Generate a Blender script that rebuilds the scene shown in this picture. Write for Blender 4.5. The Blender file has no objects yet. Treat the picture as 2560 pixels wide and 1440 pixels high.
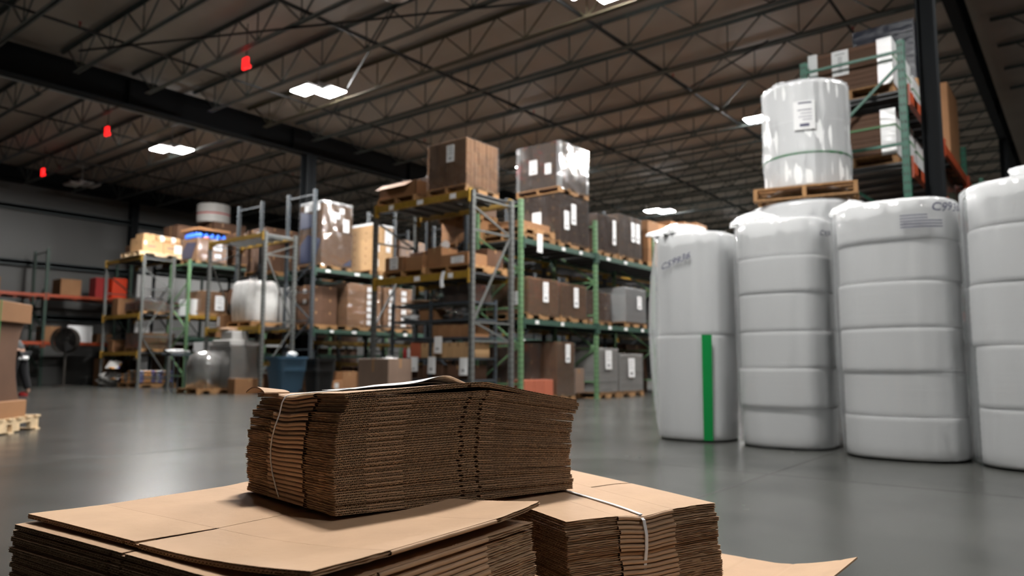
import bpy, math, random
import numpy as np
from mathutils import Vector, Matrix
random.seed(7); rng = np.random.default_rng(7)
sc = bpy.context.scene
COL = sc.collection
PI = math.pi
R = math.radians

# ------------------------------------------------------------------ camera
cd = bpy.data.cameras.new('camera'); cam = bpy.data.objects.new('camera', cd); COL.objects.link(cam)
cd.sensor_width = 36.0; cd.sensor_fit = 'HORIZONTAL'; cd.lens = 1840.0 / 2560 * 36
cd.clip_start = 0.05; cd.clip_end = 200
_H, _P, _RO = R(38.1), math.atan(192 / 1840.0), R(.15)
_f = Vector((math.cos(_H) * math.cos(_P), math.sin(_H) * math.cos(_P), math.sin(_P)))
_r = Vector((math.sin(_H), -math.cos(_H), 0)); _u = _r.cross(_f)
_rt = _r * math.cos(_RO) + _u * math.sin(_RO); _up = _u * math.cos(_RO) - _r * math.sin(_RO)
_m = Matrix((_rt, _up, -_f)).transposed().to_4x4(); _m.translation = Vector((0, 0, .70))
cam.matrix_world = _m
cd.dof.use_dof = True; cd.dof.focus_distance = 1.25; cd.dof.aperture_fstop = 4.2
sc.camera = cam

# ------------------------------------------------------------------ view, world, lamps
sc.view_settings.view_transform = 'Standard'; sc.view_settings.look = 'None'
sc.view_settings.gamma = 1; sc.view_settings.use_curve_mapping = False
sc.view_settings.exposure = 2.25
w = bpy.data.worlds.new('world'); sc.world = w; w.use_nodes = True
w.node_tree.nodes['Background'].inputs[0].default_value = (.02, .022, .025, 1)
w.node_tree.nodes['Background'].inputs[1].default_value = 1.0
sc.cycles.use_denoising = True
sc.cycles.max_bounces = 6; sc.cycles.diffuse_bounces = 3; sc.cycles.glossy_bounces = 3
sc.cycles.transparent_max_bounces = 10; sc.cycles.sample_clamp_indirect = 4.0
sc.cycles.caustics_reflective = False; sc.cycles.caustics_refractive = False
LAMP = 105.0            # strength of the high bay panels
# lamp positions (centre x, y); the last number dims a fixture
LAMPS = [(9.45, 5.72, 1), (9.42, 12.66, 1), (9.67, 19.38, 1), (9.91, 25.7, 0), (17.11, 5.7, 1), (17.2, 12.6, 1),
         (25.05, 12.54, 1), (25, 5.7, 1), (25, 19.4, 1), (33, 5.7, 1), (33, 12.5, 1), (33, 19.4, 1), (2.9, 2.6, 1), (1.9, -4.5, .3), (9.5, -1.2, .4)]  # the list ends with unseen fill lamps for foam and bundle fronts
LAMP_Z = 6.5

# ------------------------------------------------------------------ materials
def mat(name, col, rough=.6, metal=0, coat=0, coat_r=.1, emit=None, es=0, noise=None, bump=None, spec=.5, rnd=0, alpha=None):
    m = bpy.data.materials.new(name); m.use_nodes = True
    nt = m.node_tree; b = nt.nodes['Principled BSDF']
    b.inputs['Base Color'].default_value = (*col, 1); b.inputs['Roughness'].default_value = rough
    b.inputs['Metallic'].default_value = metal; b.inputs['Specular IOR Level'].default_value = spec
    b.inputs['Coat Weight'].default_value = coat; b.inputs['Coat Roughness'].default_value = coat_r
    if emit: b.inputs['Emission Color'].default_value = (*emit, 1); b.inputs['Emission Strength'].default_value = es
    tc = None
    if noise or bump: tc = nt.nodes.new('ShaderNodeTexCoord')
    last = None
    if noise:                       # (scale, amount, stretch)
        n = nt.nodes.new('ShaderNodeTexNoise'); n.inputs['Scale'].default_value = noise[0]; n.inputs['Detail'].default_value = 4
        mp = nt.nodes.new('ShaderNodeMapping'); mp.inputs['Scale'].default_value = noise[2] if len(noise) > 2 else (1, 1, 1)
        nt.links.new(tc.outputs['Object'], mp.inputs['Vector']); nt.links.new(mp.outputs['Vector'], n.inputs['Vector'])
        r = nt.nodes.new('ShaderNodeValToRGB'); a = noise[1]
        r.color_ramp.elements[0].position = .3; r.color_ramp.elements[1].position = .7
        r.color_ramp.elements[0].color = (*[c * (1 - a) for c in col], 1); r.color_ramp.elements[1].color = (*[min(1, c * (1 + a)) for c in col], 1)
        nt.links.new(n.outputs['Fac'], r.inputs['Fac']); last = r.outputs['Color']
    if rnd:                         # every object a touch lighter or darker
        oi = nt.nodes.new('ShaderNodeObjectInfo'); mr = nt.nodes.new('ShaderNodeMapRange')
        mr.inputs['To Min'].default_value = 1 - rnd; mr.inputs['To Max'].default_value = 1 + rnd
        nt.links.new(oi.outputs['Random'], mr.inputs['Value'])
        mx = nt.nodes.new('ShaderNodeMix'); mx.data_type = 'RGBA'; mx.blend_type = 'MULTIPLY'; mx.inputs['Factor'].default_value = 1
        if last: nt.links.new(last, mx.inputs['A'])
        else: mx.inputs['A'].default_value = (*col, 1)
        nt.links.new(mr.outputs['Result'], mx.inputs['B']); last = mx.outputs['Result']
    if last: nt.links.new(last, b.inputs['Base Color'])
    if bump:                        # (scale, strength, stretch)
        n = nt.nodes.new('ShaderNodeTexNoise'); n.inputs['Scale'].default_value = bump[0]; n.inputs['Detail'].default_value = 5
        mp = nt.nodes.new('ShaderNodeMapping'); mp.inputs['Scale'].default_value = bump[2] if len(bump) > 2 else (1, 1, 1)
        nt.links.new(tc.outputs['Object'], mp.inputs['Vector']); nt.links.new(mp.outputs['Vector'], n.inputs['Vector'])
        bp = nt.nodes.new('ShaderNodeBump'); bp.inputs['Strength'].default_value = bump[1]; bp.inputs['Distance'].default_value = .02
        nt.links.new(n.outputs['Fac'], bp.inputs['Height']); nt.links.new(bp.outputs['Normal'], b.inputs['Normal'])
        if coat: nt.links.new(bp.outputs['Normal'], b.inputs['Coat Normal'])
    return m

def film(name, tint=(1, 1, 1), gloss=.18, rough=.12, milk=.1, bump=(6, .6, (1, 1, 1))):
    """clear plastic film: see-through, glossy, a little milky"""
    m = bpy.data.materials.new(name); m.use_nodes = True; nt = m.node_tree
    for n in list(nt.nodes): nt.nodes.remove(n)
    N = nt.nodes.new; L = nt.links.new
    out = N('ShaderNodeOutputMaterial'); tr = N('ShaderNodeBsdfTransparent'); gl = N('ShaderNodeBsdfGlossy'); df = N('ShaderNodeBsdfDiffuse')
    tr.inputs[0].default_value = (*tint, 1); gl.inputs['Roughness'].default_value = rough; df.inputs[0].default_value = (.8, .82, .84, 1)
    tc = N('ShaderNodeTexCoord'); mp = N('ShaderNodeMapping'); mp.inputs['Scale'].default_value = bump[2]
    n = N('ShaderNodeTexNoise'); n.inputs['Scale'].default_value = bump[0]; n.inputs['Detail'].default_value = 3; n.inputs['Distortion'].default_value = .6
    bp = N('ShaderNodeBump'); bp.inputs['Strength'].default_value = bump[1]; bp.inputs['Distance'].default_value = .05
    L(tc.outputs['Object'], mp.inputs['Vector']); L(mp.outputs['Vector'], n.inputs['Vector']); L(n.outputs['Fac'], bp.inputs['Height'])
    L(bp.outputs['Normal'], gl.inputs['Normal'])
    tl = N('ShaderNodeBsdfTranslucent'); tl.inputs[0].default_value = (.86, .88, .9, 1); md = N('ShaderNodeMixShader'); L(df.outputs[0], md.inputs[1]); L(tl.outputs[0], md.inputs[2])
    m1 = N('ShaderNodeMixShader'); m1.inputs[0].default_value = milk; L(tr.outputs[0], m1.inputs[1]); L(md.outputs[0], m1.inputs[2])
    fr = N('ShaderNodeLayerWeight'); fr.inputs['Blend'].default_value = .25; L(bp.outputs['Normal'], fr.inputs['Normal'])
    mr = N('ShaderNodeMapRange'); mr.inputs['To Min'].default_value = gloss; mr.inputs['To Max'].default_value = min(1, gloss + .45)
    L(fr.outputs['Fresnel'], mr.inputs['Value'])
    m2 = N('ShaderNodeMixShader'); L(mr.outputs['Result'], m2.inputs[0]); L(m1.outputs[0], m2.inputs[1]); L(gl.outputs[0], m2.inputs[2])
    L(m2.outputs[0], out.inputs['Surface'])
    return m

M = {}
M['kraft'] = mat('kraft cardboard', (.47, .305, .19), .75, noise=(9, .06, (1, 1, 1)), bump=(60, .05), spec=.25, rnd=.05)
M['kraftedge'] = mat('cut cardboard edge', (.40, .26, .15), .9, noise=(120, .35), spec=.1, rnd=.08)
M['medium'] = mat('corrugated medium', (.44, .30, .18), .9, spec=.1)
M['carton'] = mat('carton board', (.30, .150, .070), .7, noise=(3, .08), spec=.3, rnd=.16)
M['cartontan'] = mat('pale tan carton board', (.50, .31, .155), .7, noise=(3, .06), spec=.3, rnd=.06)
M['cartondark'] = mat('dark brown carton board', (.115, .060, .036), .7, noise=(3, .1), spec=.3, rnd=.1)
M['cartongrey'] = mat('grey brown carton board', (.20, .135, .10), .6, noise=(3, .1), spec=.4, rnd=.1)
M['redcarton'] = mat('red brown carton board', (.42, .11, .055), .7, rnd=.08)
M['wood'] = mat('pallet wood', (.33, .18, .08), .75, noise=(5, .25, (1, 8, 1)), spec=.25, rnd=.15)
M['woodpale'] = mat('new pallet wood', (.70, .52, .32), .7, noise=(6, .2, (1, 8, 1)), spec=.25)
M['paper'] = mat('white paper', (.86, .86, .86), .6)
M['ink'] = mat('black ink', (.03, .03, .035), .6)
M['inkgrey'] = mat('grey print', (.30, .30, .31), .6)
M['inkblue'] = mat('faded marker ink', (.08, .08, .14), .6)
M['greypost'] = mat('grey rack paint', (.115, .12, .115), .45, noise=(20, .15))
M['darkpost'] = mat('dark slate rack paint', (.045, .055, .065), .45, noise=(20, .15))
M['darkgreenbeam'] = mat('dark green rack paint', (.035, .075, .055), .4, noise=(20, .15))
M['green'] = mat('light green rack paint', (.125, .235, .115), .45, noise=(20, .12))
M['green2'] = mat('bottle green rack paint', (.02, .135, .085), .45, noise=(20, .12))
M['yellow'] = mat('yellow rack paint', (.30, .175, .022), .45, noise=(15, .2))
M['orange'] = mat('orange rack paint', (.42, .065, .02), .45, noise=(15, .15))
M['darkdeck'] = mat('shaded steel decking', (.07, .072, .075), .5)  # decking darkened to put the shade inside loaded racks into its colour
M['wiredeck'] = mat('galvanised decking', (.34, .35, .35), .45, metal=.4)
M['girder'] = mat('painted girder steel', (.012, .014, .016), .75, spec=.2)
M['joist'] = mat('primed joist steel', (.095, .11, .105), .42, noise=(4, .2))
M['joisttan'] = mat('tan primed joist steel', (.09, .075, .045), .5)
M['pipe'] = mat('black sprinkler pipe', (.012, .012, .012), .5)
M['red'] = mat('red paint', (.4, .02, .02), .5)
M['blackplastic'] = mat('black plastic', (.01, .011, .012), .45)
M['navy'] = mat('navy blue wrap film', (.004, .006, .014), .3, bump=(5, .8, (1, 1, 3)), coat=.3)
M['navyink'] = mat('navy printed cardboard', (.03, .035, .07), .5)
M['bin'] = mat('blue bin plastic', (.045, .105, .17), .5, bump=(30, .05))
M['cloth'] = mat('grey sweatshirt cloth', (.10, .105, .11), .9)
M['trouser'] = mat('black trouser cloth', (.008, .008, .01), .9)
M['skin'] = mat('skin', (.35, .2, .14), .6)
M['whiteproduct'] = mat('white plastic wrap', (.72, .73, .73), .35, bump=(9, .3, (1, 1, 3)), coat=.5)
M['blueproduct'] = mat('bright blue plastic', (.02, .16, .85), .35)
M['orangeproduct'] = mat('orange plastic', (.9, .25, .04), .4)
M['bluebag'] = mat('printed bag blue', (.05, .08, .40), .5)
M['orangebag'] = mat('printed bag orange', (.62, .27, .06), .5)
M['concretebag'] = mat('grey paper bag', (.40, .39, .37), .6, bump=(6, .5))
M['foam'] = mat('white foam sheet', (.93, .935, .93), .65, bump=(5, .12, (.2, .2, 14)), spec=.35)
M['greentape'] = mat('green tape', (.0, .22, .045), .4, bump=(8, .2), coat=.2)
M['sackwhite'] = mat('woven white sack', (.62, .61, .59), .7, bump=(4, .5), noise=(6, .08))
M['lamp'] = mat('lamp diffuser', (1, 1, 1), .5, emit=(1, .985, .96), es=LAMP)
M['lampdim'] = mat('half lit lamp diffuser', (1, 1, 1), .5, emit=(1, .985, .96), es=LAMP * .42)
M['lampoff'] = mat('unlit lamp diffuser', (.55, .55, .53), .4)
M['housing'] = mat('lamp housing', (.45, .45, .45), .4)
M['redled'] = mat('red signal lens', (.5, .0, .0), .3, emit=(1, .012, .012), es=.55)
M['film'] = film('stretch wrap film', gloss=.14, rough=.16, milk=.04, bump=(3.5, .7, (1, 1, 2.5)))
M['filmroll'] = film('white roll wrap film', gloss=.07, rough=.16, milk=.30, bump=(4, .5, (1, 1, .6)))
M['filmshiny'] = film('tight stretch wrap film', gloss=.30, rough=.13, milk=.06, bump=(1.5, .38, (1, 1, 1.3)))
M['bag'] = film('clear poly bag', gloss=.05, rough=.12, milk=.24, bump=(5, .5, (1.4, 1.4, .35)))
M['strapwhite'] = mat('white strapping cord', (.75, .75, .76), .45)
M['strapgreen'] = mat('green strapping band', (.05, .19, .05), .5)
M['seam'] = mat('dark joint', (.045, .043, .04), .8)
M['wallgirt'] = mat('wall girt steel', (.06, .075, .08), .5)
M['fan'] = mat('dark fan metal', (.03, .025, .02), .5)
M['glassdome'] = mat('ribbed lamp glass', (.45, .38, .34), .2, coat=1, bump=(30, .6))

def floor_material():
    m = mat('polished concrete', (.19, .19, .185), .3); nt = m.node_tree; b = nt.nodes['Principled BSDF']; N = nt.nodes.new; L = nt.links.new
    tc = N('ShaderNodeTexCoord'); n = N('ShaderNodeTexNoise'); n.inputs['Scale'].default_value = .9; n.inputs['Detail'].default_value = 9; n.inputs['Roughness'].default_value = .62
    L(tc.outputs['Object'], n.inputs['Vector']); r = N('ShaderNodeValToRGB')
    r.color_ramp.elements[0].position = .32; r.color_ramp.elements[0].color = (.042, .043, .039, 1); r.color_ramp.elements[1].position = .68; r.color_ramp.elements[1].color = (.086, .086, .079, 1)
    L(n.outputs['Fac'], r.inputs['Fac']); L(r.outputs['Color'], b.inputs['Base Color'])
    n2 = N('ShaderNodeTexNoise'); n2.inputs['Scale'].default_value = 2.3; n2.inputs['Detail'].default_value = 5; L(tc.outputs['Object'], n2.inputs['Vector'])
    mr = N('ShaderNodeMapRange'); mr.inputs['To Min'].default_value = .20; mr.inputs['To Max'].default_value = .30; L(n2.outputs['Fac'], mr.inputs['Value']); L(mr.outputs['Result'], b.inputs['Roughness'])
    bp = N('ShaderNodeBump'); bp.inputs['Strength'].default_value = .025; bp.inputs['Distance'].default_value = .02
    L(n2.outputs['Fac'], bp.inputs['Height']); L(bp.outputs['Normal'], b.inputs['Normal'])
    b.inputs['Specular IOR Level'].default_value = .55
    return m
def ceiling_material():
    m = mat('vinyl faced roof insulation', (.44, .385, .33), .6); nt = m.node_tree; b = nt.nodes['Principled BSDF']; N = nt.nodes.new; L = nt.links.new
    tc = N('ShaderNodeTexCoord'); n = N('ShaderNodeTexNoise'); n.inputs['Scale'].default_value = .5; n.inputs['Detail'].default_value = 5
    L(tc.outputs['Object'], n.inputs['Vector']); r = N('ShaderNodeValToRGB')
    r.color_ramp.elements[0].position = .3; r.color_ramp.elements[0].color = (.34, .28, .235, 1); r.color_ramp.elements[1].position = .7; r.color_ramp.elements[1].color = (.44, .375, .32, 1)
    L(n.outputs['Fac'], r.inputs['Fac']); L(r.outputs['Color'], b.inputs['Base Color'])
    bp = N('ShaderNodeBump'); bp.inputs['Strength'].default_value = .5; bp.inputs['Distance'].default_value = .15; L(n.outputs['Fac'], bp.inputs['Height']); L(bp.outputs['Normal'], b.inputs['Normal'])
    return m
def wall_material():
    m = mat('insulated wall liner', (.115, .113, .108), .45, bump=(3, .35, (2.5, 1, .25))); return m
M['floor'] = floor_material(); M['ceiling'] = ceiling_material(); M['wall'] = wall_material()
M['litliner'] = mat('wall liner whitened for light', (.75, .75, .74), .5, bump=(3, .3, (2.5, 1, .25)))  # paler copy of the wall liner, with the light painted in
M['plainwall'] = mat('painted wall', (.12, .12, .12), .8)

# ------------------------------------------------------------------ mesh helpers
class MB:
    def __init__(s): s.v = []; s.f = []; s.mi = []; s.m = 0
    def add(s, vs, fs):
        o = len(s.v); s.v += [tuple(p) for p in vs]; s.f += [tuple(i + o for i in f) for f in fs]; s.mi += [s.m] * len(fs); return s
    def box(s, x0, x1, y0, y1, z0, z1):
        vs = [(x, y, z) for z in (z0, z1) for x, y in ((x0, y0), (x1, y0), (x1, y1), (x0, y1))]
        return s.add(vs, [(3, 2, 1, 0), (4, 5, 6, 7), (0, 1, 5, 4), (1, 2, 6, 5), (2, 3, 7, 6), (3, 0, 4, 7)])
    def cbox(s, x0, x1, y0, y1, z0, z1, c=.01):
        """box with its upright and top edges cut back by c"""
        def ring(z, i): return [(x0 + i + c, y0 + i, z), (x1 - i - c, y0 + i, z), (x1 - i, y0 + i + c, z), (x1 - i, y1 - i - c, z), (x1 - i - c, y1 - i, z), (x0 + i + c, y1 - i, z), (x0 + i, y1 - i - c, z), (x0 + i, y0 + i + c, z)]
        vs = ring(z0, 0) + ring(z1 - c, 0) + ring(z1, c)
        fs = [tuple(range(7, -1, -1)), tuple(range(16, 24))]
        for k in (0, 8):
            for i in range(8): j = (i + 1) % 8; fs.append((k + i, k + j, k + 8 + j, k + 8 + i))
        return s.add(vs, fs)
    def bar(s, p, q, w, h=None, up=(0, 0, 1)):
        p, q = Vector(p), Vector(q); h = h or w; d = (q - p).normalized(); u = Vector(up)
        if abs(d.dot(u)) > .95: u = Vector((1, 0, 0))
        a = d.cross(u).normalized() * w / 2; b = a.cross(d).normalized() * h / 2
        vs = [p - a - b, p + a - b, p + a + b, p - a + b, q - a - b, q + a - b, q + a + b, q - a + b]
        return s.add(vs, [(0, 1, 2, 3), (7, 6, 5, 4), (4, 5, 1, 0), (5, 6, 2, 1), (6, 7, 3, 2), (7, 4, 0, 3)])
    def tube(s, pts, r, n=8, caps=True):
        pts = [Vector(p) for p in pts]; rs = r if isinstance(r, (list, tuple)) else [r] * len(pts); rings = []
        t0 = (pts[1] - pts[0]).normalized(); u = Vector((0, 0, 1)) if abs(t0.z) < .9 else Vector((1, 0, 0)); a = t0.cross(u).normalized()
        for i, p in enumerate(pts):
            t = (pts[min(i + 1, len(pts) - 1)] - pts[max(i - 1, 0)]).normalized()
            a = (a - t * a.dot(t)).normalized(); b = t.cross(a)
            rings.append([p + (a * math.cos(2 * PI * k / n) + b * math.sin(2 * PI * k / n)) * rs[i] for k in range(n)])
        vs = [v for g in rings for v in g]; fs = []
        for i in range(len(pts) - 1):
            for k in range(n): j = (k + 1) % n; fs.append((i * n + k, i * n + j, (i + 1) * n + j, (i + 1) * n + k))
        if caps: fs += [tuple(range(n - 1, -1, -1)), tuple((len(pts) - 1) * n + k for k in range(n))]
        return s.add(vs, fs)
    def lathe(s, prof, c=(0, 0), n=48, warp=None, caps=True):
        """prof: (radius, z) upwards; warp(theta, z, r) -> r"""
        vs = []; fs = []
        for (r, z) in prof:
            for k in range(n):
                th = 2 * PI * k / n; rr = warp(th, z, r) if warp else r
                vs.append((c[0] + rr * math.cos(th), c[1] + rr * math.sin(th), z))
        for i in range(len(prof) - 1):
            for k in range(n): j = (k + 1) % n; fs.append((i * n + k, i * n + j, (i + 1) * n + j, (i + 1) * n + k))
        if caps: fs += [tuple(range(n - 1, -1, -1)), tuple((len(prof) - 1) * n + k for k in range(n))]
        return s.add(vs, fs)
    def grid(s, fn, nu, nv, close=False):
        vs = [fn(i / nu, j / nv) for i in range(nu + 1) for j in range(nv + 1)]
        fs = [(i * (nv + 1) + j, (i + 1) * (nv + 1) + j, (i + 1) * (nv + 1) + j + 1, i * (nv + 1) + j + 1) for i in range(nu) for j in range(nv)]
        return s.add(vs, fs)
    def sheet(s, fn, nu, nv, t):
        """a curved sheet of thickness t below fn"""
        o = len(s.v)
        top = [fn(i / nu, j / nv) for i in range(nu + 1) for j in range(nv + 1)]
        bot = [(p[0], p[1], p[2] - t) for p in top]; K = len(top); W = nv + 1
        fs = [(i * W + j, (i + 1) * W + j, (i + 1) * W + j + 1, i * W + j + 1) for i in range(nu) for j in range(nv)]
        fs += [tuple(reversed([q + K for q in f])) for f in fs]
        edge = [i * W for i in range(nu + 1)] + [nu * W + j for j in range(1, W)] + [i * W + nv for i in range(nu - 1, -1, -1)] + [j for j in range(nv - 1, -1, -1)]
        for a, b in zip(edge, edge[1:]): fs.append((b, a, a + K, b + K))
        return s.add(top + bot, fs)
    def build(s, name, mats, parent=None, smooth=False, loc=None, rz=0):
        me = bpy.data.meshes.new(name); me.from_pydata(s.v, [], s.f); me.validate(verbose=False)
        if not isinstance(mats, (list, tuple)): mats = [mats]
        for m in mats: me.materials.append(M[m] if isinstance(m, str) else m)
        if len(mats) > 1 and len(me.polygons) == len(s.mi): me.polygons.foreach_set('material_index', s.mi)
        if smooth: me.polygons.foreach_set('use_smooth', [True] * len(me.polygons))
        me.update(); o = bpy.data.objects.new(name, me); COL.objects.link(o)
        if parent: o.parent = parent
        if loc: o.location = loc
        o.rotation_euler.z = rz
        return o
def tag(o, label=None, cat=None, group=None, kind=None):
    if label: o['label'] = label
    if cat: o['category'] = cat
    if group: o['group'] = group
    if kind: o['kind'] = kind
    return o
def thing(name, label, cat, loc=(0, 0, 0), rz=0, group=None):
    o = bpy.data.objects.new(name, None); COL.objects.link(o); o.empty_display_size = .1
    o.location = loc; o.rotation_euler.z = rz; return tag(o, label, cat, group)
def struct(name, mb, m, **k): return tag(mb.build(name, m, **k), kind='structure')
def dup(root, loc, rz=0, label=None, group=None):
    r = root.copy(); COL.objects.link(r); r.location = loc; r.rotation_euler.z = rz
    if label: r['label'] = label
    if group: r['group'] = group
    for ch in list(root.children):
        c = ch.copy(); COL.objects.link(c); c.parent = r
        for g in ch.children: d = g.copy(); COL.objects.link(d); d.parent = c
    return r

# ------------------------------------------------------------------ the building
struct('floor', MB().box(-12, 62, -10, 28.3, -.2, 0), 'floor')
jb = MB()
jb.box(-12, 62, 1.682, 1.694, 0, .0008)
jb.box(-12, 62, 5.9, 5.912, 0, .0008); jb.box(-12, 62, 10.3, 10.312, 0, .0008); jb.box(-12, 62, 14.4, 14.412, 0, .0008)
for x in (.8, 4.86, 9.0, 13.1, 17.2): jb.box(x, x + .007, -10, 28, 0, .0007)
tag(jb.build('trim_1', 'seam'), kind='structure')           # saw-cut joints of the slab
struct('ceiling', MB().box(-12, 62, -10, 28.3, 7.2, 7.3), 'ceiling')
wl = MB()
wl.box(-12, 62, 28.0, 28.3, 0, 7.2)
struct('wall_left', wl, 'wall')
struct('wall_back', MB().box(62, 62.3, -10, 28.3, 0, 7.3), 'plainwall')
struct('wall_right', MB().box(-12, 62, -10.3, -10, 0, 7.3), 'plainwall')
struct('wall_front', MB().box(-12.3, -12, -10.3, 28.3, 0, 7.3), 'plainwall')
for i, z in enumerate((2.25, 4.05, 5.9)):                    # wall girts
    g = MB(); g.box(-12, 62, 27.8, 28.0, z - .05, z + .06); g.box(-12, 62, 27.8, 27.82, z - .1, z + .1)
    struct('trim_%d' % (i + 2), g, 'wallgirt')
struct('trim_6', MB().box(12.75, 19.5, 27.62, 27.66, .1, 4.0), 'litliner')  # panel added to paint the bright light on this stretch of wall
struct('trim_5', MB().box(-12, 62, 27.6, 28.0, 6.72, 7.2), 'girder')
def ibeam(x0, x1, y, z0, z1, fw=.28, t=.03):
    b = MB(); b.box(x0, x1, y - fw / 2, y + fw / 2, z0, z0 + t); b.box(x0, x1, y - fw / 2, y + fw / 2, z1 - t, z1); b.box(x0, x1, y - .01, y + .01, z0 + t, z1 - t)
    x = x0 + 2
    while x < x1: b.box(x, x + .015, y - fw / 2, y + fw / 2, z0 + t, z1 - t); x += 4.3
    return b
struct('girder', ibeam(-12, 62, 16.6, 6.4, 7.05), 'girder')
struct('girder', ibeam(-12, 62, 1.42, 6.4, 6.95, .17), 'girder')
def hcol(x, y, z1, s=.30):
    b = MB(); b.box(x - s / 2, x + s / 2, y - s / 2, y - s / 2 + .02, 0, z1); b.box(x - s / 2, x + s / 2, y + s / 2 - .02, y + s / 2, 0, z1); b.box(x - .01, x + .01, y - s / 2, y + s / 2, 0, z1)
    b.box(x - s * .7, x + s * .7, y - s * .7, y + s * .7, 0, .02); return b
for x, y in ((12.1, 16.6), (24.4, 16.6), (36.7, 16.6), (-.2, 16.6), (9.62, 1.30), (22, 1.42), (34.3, 1.42)):
    struct('column', hcol(x, y, 6.4, .19 if y < 2 else .30), 'girder')
for x in (4.9, 12.55, 20.2, 27.8): struct('column', hcol(x, 27.75, 6.75, .26), 'girder')

def joist_mesh(L, m):
    b = MB(); zb, zt = 6.5, 7.14
    for s in (-1, 1):
        b.box(s * .012, s * .06, .15, L - .15, zt - .006, zt); b.box(s * .012, s * .018, .15, L - .15, zt - .05, zt)
        b.box(s * .012, s * .055, .9, L - .9, zb, zb + .006); b.box(s * .012, s * .018, .9, L - .9, zb, zb + .045)
    n = round((L - .9) / 1.27); p = (L - .9) / n
    for i in range(n):
        y0 = .45 + i * p; ym = y0 + p / 2
        b.bar((0, y0, zt - .03), (0, ym, zb + .03), .024); b.bar((0, ym, zb + .03), (0, y0 + p, zt - .03), .024)
        if i: b.bar((0, ym, zb + .03), (0, ym, zt - .03), .018)
    b.bar((0, .9, zb + .02), (0, .1, zb - .0), .03)
    return b
jm = joist_mesh(15.3, None).build('roof_joist', 'joist', loc=(5.8, 1.3, 0)); tag(jm, kind='structure')
jt = joist_mesh(15.3, None).build('roof_joist', 'joisttan', loc=(10.1, 1.3, 0)); tag(jt, kind='structure')
j2 = joist_mesh(11.2, None).build('roof_joist', 'joist', loc=(5.8, 16.62, 0)); tag(j2, kind='structure')
j3 = joist_mesh(11.2, None).build('roof_joist', 'joist', loc=(5.8, -9.95, 0)); tag(j3, kind='structure')
for k in range(-3, 39):
    x = 5.8 + 1.433 * k
    for pr, y in ((jm, 1.3), (j2, 16.62), (j3, -9.95)):
        if k == 0 or (pr is jm and k == 3) or (pr is j3 and k > 10): continue
        c = pr.copy(); COL.objects.link(c); c.location = (x, y, 0)
# sprinkler lines and their heads
for i, (y, z, r) in enumerate(((6.5, 6.63, .034), (10.1, 6.63, .034), (13.75, 6.62, .026), (3.0, 6.63, .026), (19.6, 6.63, .026), (23.2, 6.63, .026))):
    t = thing('sprinkler_pipe', ['dark sprinkler pipe above the first visible rack row, through the joists', 'thick dark sprinkler pipe crossing the middle of the roof bay', 'thin dark sprinkler pipe nearest the deep girder', 'dark sprinkler pipe over the foam bundles', 'dark sprinkler pipe just beyond the deep girder', 'dark sprinkler pipe nearest the liner panel wall'][i], 'pipe', (0, y, z), group=None)
    MB().tube([(-2, 0, 0), (60, 0, 0)], r, 8).build('pipe_run', 'pipe', t)
    for k in range(12):
        x = 5.1 + 2.87 * k; h = MB(); h.tube([(x, 0, 0), (x, 0, .10)], .014, 6); h.tube([(x, 0, .10), (x, 0, .105)], .03, 8); h.build('sprinkler_head', 'red' if k % 3 == 0 else 'pipe', t)
# roof-plane bracing rods
for a, b, lb in (((5.37, 14.45, 6.48), (9.18, 6.44, 6.48), 'long dark bracing rod slanting under the joists above the high bay lamp'),
                 ((7.94, 8.70, 6.56), (10.68, 13.85, 6.56), 'short dark bracing rod running down from the round lamp'),
                 ((14.0, 6.24, 6.48), (12.77, 4.21, 6.48), 'dark bracing rod under the far joists above the wrapped pallet loads')):
    tag(MB().tube([a, b], .02, 6).build('bracing_rod', 'pipe'), lb, 'rod')
for i, z in enumerate((6.95, 6.72)):
    tag(MB().tube([(-2, 17.35 + i * .35, z), (40, 17.35 + i * .35, z)], .028, 8).build('conduit', 'wiredeck'), ['galvanised conduit high behind the deep girder', 'lower galvanised conduit behind the deep girder'][i], 'pipe')

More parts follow.
